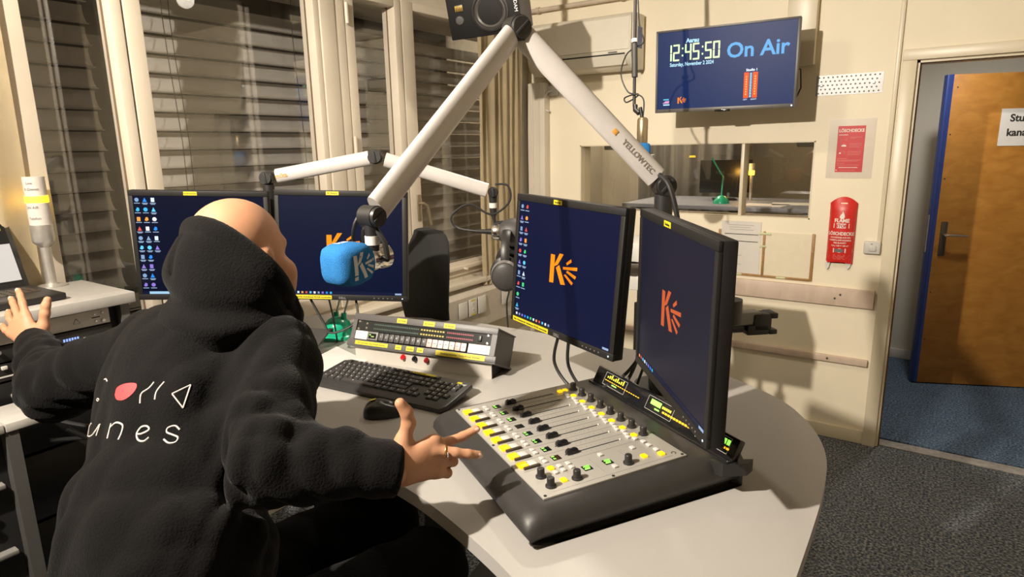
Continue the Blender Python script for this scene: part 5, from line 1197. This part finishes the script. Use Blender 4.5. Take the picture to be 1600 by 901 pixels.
# laptop on the rack top
lp = tag(empty('laptop', (-2.170, .575, 1.2005), (0, 0, R_(92))), 'open black laptop on the tall rack beside the signal lamp', 'laptop')
g = G(); g.box(-.165, .165, -.115, .115, .001, .020, .004); g.done('base', M_black, lp)
p_lk = shared(lambda g: g.box(-.008, .008, -.0075, .0075, 0, .0016, .0004), 'key', mat('laptop_key', (0.06, 0.045, 0.03), .4))
for r in range(5):
    for c in range(14): p_lk.put(Matrix.Translation((-.13+c*.02, .065-r*.02, .020)), lp)
g = G(); g.box(-.045, .045, -.10, -.055, .0201, .0206); g.done('touchpad', M_dgrey, lp)
LM = Matrix.Translation((0, .118, .018)) @ Matrix.Rotation(R_(-22), 4, 'X')
g = G(); g.box(-.165, .165, 0, .008, 0, .215, .003, M=LM); lid = g.done('lid', M_black, lp)
g = G(); g.box(-.152, .152, -.0006, 0, .015, .205, M=LM); ls = g.done('screen', emis('laptop_dark', (45, 42, 40), .7), lid)
g = G(); g.box(.055, .150, -.0012, -.0006, .02, .135, M=LM); g.done('document_window', emis('laptop_page', (205, 200, 195), .9), ls)
g = G(); g.box(.07, .14, -.0012, -.0004, .178, .190, M=LM); g.done('label_tape', M_yel, lid)

# signal lamp tower
st = tag(empty('signal_lamp', (-2.315, .800, 1.2)), 'signal lamp tower with one lit yellow band on the tall rack', 'lamp')
g = G(); g.lathe([(0, 0), (.042, 0), (.042, .004), (.020, .006), (.0145, .012), (.0145, .135), (0, .135)], 28); g.done('pole', M_alu, st)
g = G(); g.lathe([(.0145, .125), (.029, .140), (.031, .146), (.031, .195), (.028, .195), (0, .195)], 28); g.done('collar', M_alu, st)
M_seg = mat('frosted_grey_segment', (0.58, 0.54, 0.50), .35)
g = G(); g.cyl((0, 0, .195), (0, 0, .262), .0295); g.done('segment', M_seg, st)
g = G(); g.cyl((0, 0, .2625), (0, 0, .2815), .0300, seg=28); g.done('lit_band', mat('lit_yellow_band', (1, .8, .1), .4, emit=13, ecol=(1.0, .60, .0)), st)
g = G(); g.cyl((0, 0, .282), (0, 0, .340), .0290); sg_ = g.done('segment', M_seg, st)
for (z, a0, t) in ((.245, -.9, 'ON AIR'), (.212, -.8, 'Telefon'), (.318, -.8, 'Live'), (.300, -.7, 'K-Dienst')):
    me = text_mesh(t, .011, 0, 'CENTER')
    for v in me.vertices: a = a0+v.co.x/.030; v.co = Vector((.0303*math.cos(a), .0303*math.sin(a), z+v.co.y))
    mk('lettering', me, M_grey, sg_, smooth=False)
for a in (0, 1, 2, 3, 4, 5):
    pass
# =================================================================== the presenter (implicit surfaces turned into meshes)
RA = Vector((math.cos(_y), math.sin(_y), 0)); FA = Vector((-math.sin(_y), math.cos(_y), 0))    # local axes: a to the right, b forward
PO = np.array([-.56, .90, 0.0])                        # stool position in local axes
PW = RA*PO[0] + FA*PO[1]
def smin(x, y, k):
    h = np.clip(.5+.5*(y-x)/k, 0, 1); return y+(x-y)*h-k*h*(1-h)
def smax(x, y, k): return -smin(-x, -y, k)
def cone(P, a, b, ra, rb, flat=None):
    a = np.array(a, np.float32); b = np.array(b, np.float32); ab = b-a; pa = P-a
    t = np.clip((pa@ab)/(ab@ab), 0, 1); q = pa-t[..., None]*ab; r = ra+(rb-ra)*t
    if flat is None: return np.sqrt((q*q).sum(-1))-r
    n, s = flat; n = np.array(n, np.float32); n /= np.linalg.norm(n); dn = q@n
    l2 = (q*q).sum(-1)-dn*dn; return (np.sqrt(np.maximum(l2, 0)+(dn/s)**2)-r)*(s*.5+.5)
def ell(P, c, r, B=None):
    q = P-np.array(c, np.float32)
    if B is not None: q = q@np.array(B, np.float32).T
    r = np.array(r, np.float32); k0 = np.sqrt(((q/r)**2).sum(-1)); k1 = np.sqrt(((q/(r*r))**2).sum(-1)); return k0*(k0-1)/np.maximum(k1, 1e-6)
def grid(lo, hi, h):
    ax = [np.arange(l, u+h, h, dtype=np.float32) for l, u in zip(lo, hi)]
    return np.stack(np.meshgrid(*ax, indexing='ij'), -1)
def surfnet(f, lo, h):
    ins = f < 0; nx, ny, nz = f.shape
    acc = np.zeros((nx-1, ny-1, nz-1, 3), np.float32); cnt = np.zeros((nx-1, ny-1, nz-1), np.float32)
    C = [(i, j, k) for i in (0, 1) for j in (0, 1) for k in (0, 1)]
    sl = lambda c, A: A[c[0]:nx-1+c[0], c[1]:ny-1+c[1], c[2]:nz-1+c[2]]
    for a in C:
        for ax in range(3):
            if a[ax]: continue
            b = list(a); b[ax] = 1; fa, fb = sl(a, f), sl(b, f); m = sl(a, ins) != sl(b, ins)
            t = np.where(m, fa/np.where(m, fa-fb, 1), 0)
            for q in range(3): acc[..., q] += np.where(m, a[q]+(t if q == ax else 0), 0)
            cnt += m
    act = cnt > 0; idx = -np.ones(act.shape, np.int64); idx[act] = np.arange(act.sum())
    I = np.argwhere(act).astype(np.float32); V = (I+acc[act]/cnt[act][:, None])*h+np.array(lo, np.float32)
    F = []
    for ax in range(3):
        u, v = (ax+1) % 3, (ax+2) % 3
        s0 = [slice(1, -1)]*3; s0[ax] = slice(0, -1); s1 = [slice(1, -1)]*3; s1[ax] = slice(1, None)
        A, B = ins[tuple(s0)], ins[tuple(s1)]; W = np.argwhere(A != B); 
        if not len(W): continue
        sg = A[tuple(W.T)]; base = W.copy(); base[:, u] += 1; base[:, v] += 1
        def cell(du, dv): q = base.copy(); q[:, u] += du; q[:, v] += dv; return idx[tuple(q.T)]
        Q = np.stack([cell(-1, -1), cell(0, -1), cell(0, 0), cell(-1, 0)], 1); Q[~sg] = Q[~sg][:, ::-1]; F.append(Q)
    return V, np.concatenate(F)
def relax(V, F, it=2, w=.5):
    for _ in range(it):
        S = np.zeros_like(V); n = np.zeros(len(V), np.float32)
        for i in range(4):
            a, b = F[:, i], F[:, (i+1) % 4]; np.add.at(S, a, V[b]); np.add.at(S, b, V[a]); np.add.at(n, a, 1); np.add.at(n, b, 1)
        V = V*(1-w)+w*S/np.maximum(n, 1)[:, None]
    return V
def np_mesh(name, parts):
    Vs, Fs, o = [], [], 0
    for V, F in parts: Vs.append(V-PO.astype(np.float32)); Fs.append(F+o); o += len(V)
    V = np.concatenate(Vs); F = np.concatenate(Fs); me = bpy.data.meshes.new(name); me.from_pydata(V.tolist(), [], F.tolist()); me.update(); return me
def unit_(v): v = np.array(v, float); return v/np.linalg.norm(v)

# ---- joints (local axes a, b, z)
hipc = (-.565, .880, .84); mid = (-.575, 1.00, 1.00); chest = (-.605, 1.150, 1.135); upc = (-.600, 1.215, 1.215); neck = (-.575, 1.235, 1.29)
Lsh = (-.765, 1.315, 1.200); Rsh = (-.440, 1.140, 1.222); Lel = (-1.000, 1.325, 1.108); Lwr = (-1.172, 1.510, 1.150); Rel = (-.385, .915, 1.135); Rwr = (-.194, .938, 1.100)
headc = (-.540, 1.262, 1.402)
tf = unit_((math.sin(R_(38)), math.cos(R_(38)), 0))      # torso faces forward right
hd = unit_((math.sin(R_(27)), math.cos(R_(27)), -.14)); hr_ = unit_(np.cross(hd, (0, 0, 1))); hu = np.cross(hr_, hd); HB = np.array([hr_, hd, hu])
def HP(x, y, z): return np.array(headc)+hr_*x+hd*y+hu*z

def creases(P, seed, n, wl, amp):
    rs = np.random.RandomState(seed); o = np.zeros(P.shape[:-1], np.float32)
    for _ in range(n):
        k = rs.normal(size=3); k /= np.linalg.norm(k); l = wl*(.6+.9*rs.rand()); ph = (P@k.astype(np.float32))*(PI/l)+rs.rand()*6.28
        k2 = rs.normal(size=3); o += (.62-np.abs(np.sin(ph+.8*np.sin((P@k2.astype(np.float32))*9))))*np.clip(np.sin((P@k2.astype(np.float32))*(5+4*rs.rand())+rs.rand()*6), 0, 1)
    return o*(amp/math.sqrt(n))
def folds(P, seed, n, wl, amp):
    rs = np.random.RandomState(seed); o = np.zeros(P.shape[:-1], np.float32)
    for _ in range(n):
        k = rs.normal(size=3); k /= np.linalg.norm(k); l = wl*(.6+.9*rs.rand()); o += np.sin((P@k.astype(np.float32))*(2*PI/l)+rs.rand()*6.28)
    return o*(amp/math.sqrt(n))

# ---- body: head, neck, torso and arms in one surface, hands finer
def head_sdf(P):
    d = ell(P, HP(0, -.012, .020), (.0765, .0965, .090), HB)
    d = smin(d, ell(P, HP(0, .030, -.045), (.060, .062, .075), HB), .035)       # face
    d = smin(d, ell(P, HP(0, .050, -.092), (.030, .030, .024), HB), .03)        # chin
    for s in (-1, 1):
        d = smin(d, ell(P, HP(s*.060, .058, -.032), (.023, .026, .026), HB), .02); d = smin(d, ell(P, HP(s*.052, .052, -.066), (.030, .034, .032), HB), .025)   # cheekbone
        d = smin(d, ell(P, HP(s*.054, .010, -.075), (.022, .035, .030), HB), .03)   # jaw
        d = smin(d, ell(P, HP(s*.024, .074, .026), (.020, .012, .010), HB), .02)   # brow
        d = smax(d, -ell(P, HP(s*.030, .098, .006), (.014, .014, .010), HB), .010)  # eye socket
        e = ell(P, HP(s*.080, -.005, -.016), (.009, .020, .034), HB); e = smax(e, -ell(P, HP(s*.091, .000, -.012), (.006, .010, .020), HB), .004); d = smin(d, e, .008)
    d = smin(d, cone(P, HP(0, .090, .020), HP(0, .112, -.022), .008, .012), .010)   # nose
    d = smin(d, ell(P, HP(0, .098, -.062), (.022, .009, .005), HB), .006); d = smin(d, ell(P, HP(0, .096, -.072), (.019, .009, .005), HB), .006)
    d = smax(d, -ell(P, HP(0, .108, -.067), (.022, .012, .0012), HB), .003)
    return d
lo, hi, h = (-1.20, .80, .80), (-.15, 1.60, 1.53), .006
P = grid(lo, hi, h)
b = head_sdf(P)
b = smin(b, cone(P, HP(0, -.02, -.05), neck, .056, .060), .03)
tor = cone(P, hipc, mid, .13, .12, (tf, .72)); tor = smin(tor, cone(P, mid, chest, .125, .135, (tf, .70)), .04); tor = smin(tor, cone(P, Lsh, Rsh, .045, .045), .06); tor = smin(tor, cone(P, neck, upc, .055, .07), .05)
b = smin(b, tor, .03)
for s_, e_, w_ in ((Lsh, Lel, Lwr), (Rsh, Rel, Rwr)):
    b = smin(b, cone(P, s_, e_, .045, .036), .03); b = smin(b, cone(P, e_, w_, .036, .026), .02)
V0, F0 = surfnet(b, lo, h); V0 = relax(V0, F0, 1)

def hand(wr, F_, T_, side, fingers, thumb):
    F_ = unit_(F_); T_ = np.array(T_, float); T_ = unit_(T_-F_*T_.dot(F_)); N_v = np.cross(T_, F_)*side
    def W(f, t, n=0): return np.array(wr)+F_*f+T_*t+N_v*n
    c = W(.06, 0); hh = .0022; lo_ = c-.125; hi_ = c+.125; Pg = grid(lo_, hi_, hh)
    d = cone(Pg, W(-.035, 0), W(.01, .0), .026, .025, (N_v, .75)); d = smin(d, cone(Pg, W(.015, .004), W(.072, .020), .022, .016, (N_v, .72)), .014); d = smin(d, cone(Pg, W(.015, -.012), W(.068, -.026), .020, .015, (N_v, .75)), .014); d = smin(d, cone(Pg, W(.02, .0), W(.075, -.003), .022, .016, (N_v, .70)), .012)
    d = smin(d, cone(Pg, W(.010, .014, .006), W(*thumb[0]), .019, .0135), .014)
    fd = None
    for ch in fingers:
        for i in range(len(ch)-1):
            r0 = .0092-.0007*i; q = cone(Pg, W(*ch[i]), W(*ch[i+1]), r0, r0-.0008)
            x = q if i == 0 else smin(x, q, .004)
        fd = x if fd is None else np.minimum(fd, x)
    for i in range(len(thumb)-1):
        q = cone(Pg, W(*thumb[i]), W(*thumb[i+1]), .0125-.001*i, .0108-.001*i); x = q if i == 0 else smin(x, q, .005)
    d = smin(d, fd, .007); d = smin(d, x, .008)
    V, F = surfnet(d, lo_, hh); return relax(V, F, 1), F, W, (F_, T_, N_v)
Rf = [[(.072, .018, .006), (.100, .004, .018), (.130, .002, .022), (.156, .006, .022)],               # index, straight out
      [(.072, .010, -.006), (.100, -.002, -.016), (.120, -.011, -.019), (.138, -.020, -.018)],          # middle, lower and nearer
      [(.074, -.014, 0), (.100, -.028, .008), (.092, -.034, .030), (.070, -.030, .036)],            # ring, curled
      [(.066, -.032, 0), (.086, -.044, .008), (.078, -.046, .026), (.060, -.040, .030)]]            # little finger, curled
Rt = [(.026, .038, .008), (.040, .066, .004), (.040, .086, .002), (.033, .104, .002)]
VR, FR, WR, FrR = hand(Rwr, (.884, .44, .14), (-.10, .0, 1), 1, Rf, Rt)
Lf = [[(.074, .026, 0), (.108, .036, .004), (.132, .040, .010), (.150, .040, .016)], [(.078, .006, 0), (.114, .008, .010), (.138, .008, .018), (.156, .006, .026)],
      [(.074, -.014, 0), (.108, -.020, .012), (.128, -.024, .024), (.142, -.026, .034)], [(.066, -.032, 0), (.092, -.044, .010), (.108, -.050, .018), (.120, -.054, .026)]]
Lt = [(.022, .040, .004), (.040, .066, .0), (.052, .082, -.002), (.060, .094, -.002)]
VL, FL, WL, FrL = hand(Lwr, (-.68, .32, .66), (.75, .1, .62), -1, Lf, Lt)
M_skin = mat('skin', (0.48, 0.240, 0.135), .58, var=.06, nscale=25, bump=.06, bscale=350)
M_skin.node_tree.nodes['Principled BSDF'].inputs['Subsurface Weight'].default_value = .12
M_skin.node_tree.nodes['Principled BSDF'].inputs['Subsurface Radius'].default_value = (.012, .005, .003)
body = mk('person', np_mesh('person', [(V0, F0), (VR, FR), (VL, FL)]), M_skin); body.location = PW; body.rotation_euler = (0, 0, _y)
tag(body, 'person with shaved head in a black hoodie, seated with arms spread, seen from behind', 'person')
def loc(p): return Vector([float(x) for x in (np.array(p)-PO)])

# nails and rings
M_nail = mat('pale_nail', (0.74, 0.50, 0.42), .25)
def nail(W, fr, a, b_, up):
    p0, p1 = np.array(W(*a)), np.array(W(*b_)); d = unit_(p1-p0); u = np.array(up)-d*np.dot(up, d); u = unit_(u); s_ = np.cross(d, u)
    g = G(); M = Matrix((tuple(s_)+(0,), tuple(d)+(0,), tuple(u)+(0,), (0, 0, 0, 1))).transposed(); M.translation = loc(p1-d*.001+u*.0052)
    g.ball((0, 0, 0), .005, 10, (1.0, 1.35, .35), M=M); g.done('fingernail', M_nail, body)
for ch in Rf[:2]: nail(WR, FrR, ch[2], ch[3], -FrR[2])
nail(WR, FrR, Rt[2], Rt[3], -FrR[2]*.5-FrR[0]*.5)
for ch in Lf: nail(WL, FrL, ch[2], ch[3], -FrL[2])
p0, p1 = np.array(WR(*Rf[1][0])), np.array(WR(*Rf[1][1])); d = unit_(p1-p0); c = p0+d*.014; u = unit_(np.cross(d, (0, 0, 1))); v = np.cross(d, u)
g = G(); g.tube([loc(c+(u*math.cos(t)+v*math.sin(t))*.0105) for t in [2*PI*i/24 for i in range(25)]], .0009, 8); rg = g.done('finger_ring', mat('gold', (0.80, 0.58, 0.25), .25, metal=1), body)
for k in (-1, 0, 1): g = G(); g.ball(loc(c-FrR[2]*.0105+d*.002+np.array((0, 0, -1))*(.002+.003*k)), .0016, 8); g.done('bead', M_chrome, rg)
for s in (-1, 1):
    g = G(); g.ball(loc(HP(s*.028, .074, .006)), .0105, 16); e_ = g.done('eye', mat('eye_white', (.8, .78, .74), .2), body)
    g = G(); g.ball(loc(HP(s*.028, .0808, .006)), .0050, 12); g.done('iris', mat('iris_brown', (.06, .03, .015), .15), e_)

# ---- hoodie
lo, hi, h = (-1.24, .66, .70), (-.14, 1.62, 1.50), .0062
P = grid(lo, hi, h)
wav = folds(P, 3, 7, .18, .0042)+creases(P, 11, 8, .10, .022)
k_t = tf
t = cone(P, (-.600, .83, .72), (-.588, .95, .92), .225, .198, (k_t, .74)); t = smin(t, cone(P, (-.592, .95, .92), (-.620, 1.150, 1.135), .196, .190, (k_t, .74)), .05)
t = smin(t, cone(P, chest, upc, .165, .11, (k_t, .78)), .05); t = smin(t, cone(P, Lsh, upc, .068, .085), .05); t = smin(t, cone(P, Rsh, upc, .072, .085), .05)
t = t+wav
def sleeve(t, s_, e_, w_, r0, r1, r2, seed):
    s_, e_, w_ = map(np.array, (s_, e_, w_))
    u = cone(P, s_, e_, r0, r1); f = cone(P, e_, w_+(w_-e_)*.0, r1, r2)
    ax = unit_(e_-s_); x1 = ((P-e_.astype(np.float32))@ax.astype(np.float32)); ax2 = unit_(w_-e_); x2 = ((P-e_.astype(np.float32))@ax2.astype(np.float32))
    side = unit_(np.cross(ax, ax2)); sd = (P-e_.astype(np.float32))@side.astype(np.float32)
    near = np.exp(-(((P-e_.astype(np.float32))**2).sum(-1))/.012)
    u = u+.016*(.6-np.abs(np.sin(x1*62+sd*26+1.2*np.sin(sd*40))))*near+wav*.8; f = f+.016*(.6-np.abs(np.sin(x2*58+sd*24+seed+.8*np.sin(sd*45))))*(near*.9+.22)+wav*.8
    a = smin(u, f, .03)
    # gathered cuff
    L = np.linalg.norm(w_-e_); a = np.where(x2 > L+.012, np.maximum(a, x2-(L+.012)), a)
    a = smin(a, np.maximum(cone(P, w_-ax2*.030, w_+ax2*.004, r2*1.12, r2*1.02), x2-(L+.010)), .008)
    return smin(t, a, .035)
t = sleeve(t, Lsh, Lel, Lwr, .078, .068, .040, 1.0); t = sleeve(t, Rsh, Rel, Rwr, .074, .062, .042, 2.2)
t = np.maximum(t, .735-P[..., 2])
Vh, Fh = surfnet(t, lo, h); Vh = relax(Vh, Fh, 1)
def cloth(name, col, rough=.9):
    m = mat(name, col, rough, var=.10, nscale=35, bump=.5, bscale=260, spec=.08, sheen=.05); return m
M_hood = cloth('black_fleece', (0.0052, 0.0047, 0.0048))
hoodie = mk('hoodie', np_mesh('hoodie', [(Vh, Fh)]), M_hood, body)
# ---- hood, slipped back from the crown
lo, hi, h = (-.75, .98, 1.13), (-.34, 1.46, 1.55), .005
P = grid(lo, hi, h)
hc = (-.532, 1.215, 1.372)
w2 = folds(P, 21, 6, .12, .0035)
sh = ell(P, hc, (.122, .128, .130)); sh = smin(sh, ell(P, (-.540, 1.165, 1.305), (.106, .108, .072)), .03); sh = smin(sh, ell(P, (-.545, 1.20, 1.255), (.122, .120, .050)), .03)
sh = sh+w2-.006*np.exp(-((P[..., 2]-1.305+.1*(P[..., 0]+.55))/.018)**2)+.008*np.exp(-((P[..., 2]-1.335+.15*(P[..., 0]+.55))/.016)**2)*(P[..., 1] < 1.2)
on = unit_((.454, .678, .577)).astype(np.float32); pd = P@on-1.3936
rim = .006*np.exp(-((pd+.012)/.014)**2)-.004*np.exp(-((pd+.033)/.004)**2)-.007*np.exp(-((P[..., 0]+.600-.12*(P[..., 2]-1.42))/.006)**2)*(P[..., 2] > 1.385)*(P[..., 1] < 1.2)*(pd < -.036)
sh = smax(sh-rim, pd-.004, .006)
inner = np.maximum(ell(P, HP(0, -.005, .0), (.082, .102, .110), HB), -(pd+.03)); sh = smax(sh, -inner, .006)
Vd, Fd = surfnet(sh, lo, h); Vd = relax(Vd, Fd, 1)
hood = mk('hood', np_mesh('hood', [(Vd, Fd)]), M_hood, hoodie)

# ---- print on the back, laid onto the cloth surface
bvh = BVHTree.FromPolygons([v.co.copy() for v in hoodie.data.vertices], [p_.vertices[:] for p_ in hoodie.data.polygons])
Wl = Matrix.Translation(PW) @ Matrix.Rotation(_y, 4, 'Z'); Wi = Wl.inverted()
eye = Wi @ Vector((0, 0, 1.6))
def onto(px, py, off=.0003):
    d = _f + _r2*((px-800)/1000) - _u2*((py-450.5)/1000); d = (Wi.to_3x3() @ d).normalized(); hit = bvh.ray_cast(eye, d)
    return None if hit[0] is None else hit[0] + hit[1]*off
M_prw = mat('white_screen_print', (0.60, 0.55, 0.52), .7); M_prr = mat('red_screen_print', (0.55, 0.045, 0.05), .7)
def stroke(pts, r=.0012, name='printed_stroke'):
    q = [onto(*p_) for p_ in spline2(pts)]; q = [x for x in q if x is not None]
    if len(q) > 2: g = G(); g.tube(q, r, 6); g.done(name, M_prw, hoodie)
def spline2(pts, n=6):
    return [(v.x, v.y) for v in spline([(p_[0], p_[1], 0) for p_ in pts], n)] if len(pts) > 2 else [(pts[0][0]+(pts[1][0]-pts[0][0])*i/8, pts[0][1]+(pts[1][1]-pts[0][1])*i/8) for i in range(9)]
stroke([(219, 630), (221, 615), (233, 606), (241, 596.5)]); stroke([(242, 624), (245, 611), (257, 596)])
for a, b_ in (((269, 615), (298, 601)), ((298, 601), (286, 637)), ((286, 637), (269, 615))): stroke([a, b_])
stroke([(163.5, 592.5), (166, 592), (168, 596)], .0012); stroke([(153, 622), (155, 624), (153, 626.5), (151.5, 624), (153, 622)], .0008)
stroke([(143, 661), (136, 676), (138, 681), (145, 679), (156, 663)], .0015, 'printed_letter'); stroke([(157, 662), (151, 680)], .0015, 'printed_letter')
stroke([(174, 661), (168, 685)], .0015, 'printed_letter'); stroke([(172, 668), (182, 660), (192, 664), (190, 676), (185, 687)], .0015, 'printed_letter')
stroke([(214, 678), (222, 677), (233, 671), (230, 665.5), (221, 667), (214, 677), (216, 687), (225, 689), (233, 683)], .0015, 'printed_letter')
stroke([(281, 671), (274, 665), (263, 668), (261, 675), (270, 679), (278, 683), (275, 690), (264, 692), (256, 686)], .0015, 'printed_letter')
rim_px = [(180, 617), (183, 606), (193, 600), (206, 598), (214, 600), (212, 609), (203, 619), (192, 625), (183, 624)]
bm = bmesh.new(); ring = []
sp = spline2(rim_px+[rim_px[0]], 4)[:-1]; cx = sum(p_[0] for p_ in sp)/len(sp); cy = sum(p_[1] for p_ in sp)/len(sp); prev = None; c0 = bm.verts.new(onto(cx, cy, .0008))
for f_ in (.33, .66, 1.0):
    cur = [bm.verts.new(onto(cx+(p_[0]-cx)*f_, cy+(p_[1]-cy)*f_, .0008)) for p_ in sp]
    for i in range(len(cur)):
        j = (i+1) % len(cur)
        bm.faces.new((c0, cur[i], cur[j])) if prev is None else bm.faces.new((prev[i], cur[i], cur[j], prev[j]))
    prev = cur
me = bpy.data.meshes.new('printed_dot'); bm.to_mesh(me); bm.free(); mk('printed_dot', me, M_prr, hoodie)

# ---- trousers and shoes
lo, hi, h = (-.85, .66, .22), (-.02, 1.45, .95), .008
P = grid(lo, hi, h)
Rk, Lk = (-.175, 1.100, .800), (-.300, 1.300, .790); Ra, La = (-.345, 1.030, .375), (-.42, 1.13, .375)
t = cone(P, (-.64, .90, .80), (-.48, .80, .80), .135, .135); t = smin(t, cone(P, (-.48, .82, .80), Rk, .100, .075), .05); t = smin(t, cone(P, Rk, Ra, .070, .048), .03)
t = smin(t, cone(P, (-.63, .95, .80), Lk, .100, .075), .04); t = smin(t, cone(P, Lk, La, .070, .048), .03); t = t+folds(P, 5, 6, .10, .003)
t = np.maximum(t, .36-P[..., 2])
Vt, Ft = surfnet(t, lo, h); Vt = relax(Vt, Ft, 1)
mk('trousers', np_mesh('trousers', [(Vt, Ft)]), cloth('black_trousers', (0.0032, 0.0032, 0.0035)), body)
for an, dr_ in ((Ra, (.70, .70)), (La, (.62, .78))):
    h = .006; a0 = np.array(an); d = np.array((dr_[0], dr_[1], 0)); lo = a0+np.minimum(0, d*.2)-.09; hi = a0+np.maximum(0, d*.2)+.08; P = grid(lo, hi, h)
    t = cone(P, a0+(0, 0, .01), a0+(0, 0, -.03), .045, .042); t = smin(t, cone(P, a0-(0, 0, .045), a0+d*.14-(0, 0, .055), .038, .032), .02); t = smax(t, (a0[2]-.075)-P[..., 2], .005)
    Vs, Fs = surfnet(t, lo, h); mk('shoe', np_mesh('shoe', [(Vs, Fs)]), M_blackm, body)
# ---- stool
so = tag(empty('stool', (PW.x, PW.y, 0), (0, 0, _y)), 'black swivel stool under the seated person', 'stool')
g = G(); g.lathe([(0, .595), (.17, .595), (.195, .605), (.20, .63), (.19, .652), (.16, .664), (0, .664)], 32); g.done('seat', M_fab, so)
g = G(); g.cyl((0, 0, .04), (0, 0, .596), .026); g.done('column', M_chrome, so)
g = G(); g.tube([(.24*math.cos(t_), .24*math.sin(t_), .285) for t_ in [2*PI*i/32 for i in range(33)]], .011, 8); fr2 = g.done('foot_ring', M_chrome, so)
for k in range(3): a = 2*PI*k/3; g = G(); g.cyl((0, 0, .285), (.24*math.cos(a), .24*math.sin(a), .285), .008); g.done('spoke', M_chrome, fr2)
for k in range(5): a = 2*PI*k/5+.3; g = G(); g.tube([(0, 0, .08), (.29*math.cos(a), .29*math.sin(a), .06)], [.024, .016]); g.ball((.29*math.cos(a), .29*math.sin(a), .028), .027, 12); g.done('leg', M_black, so)
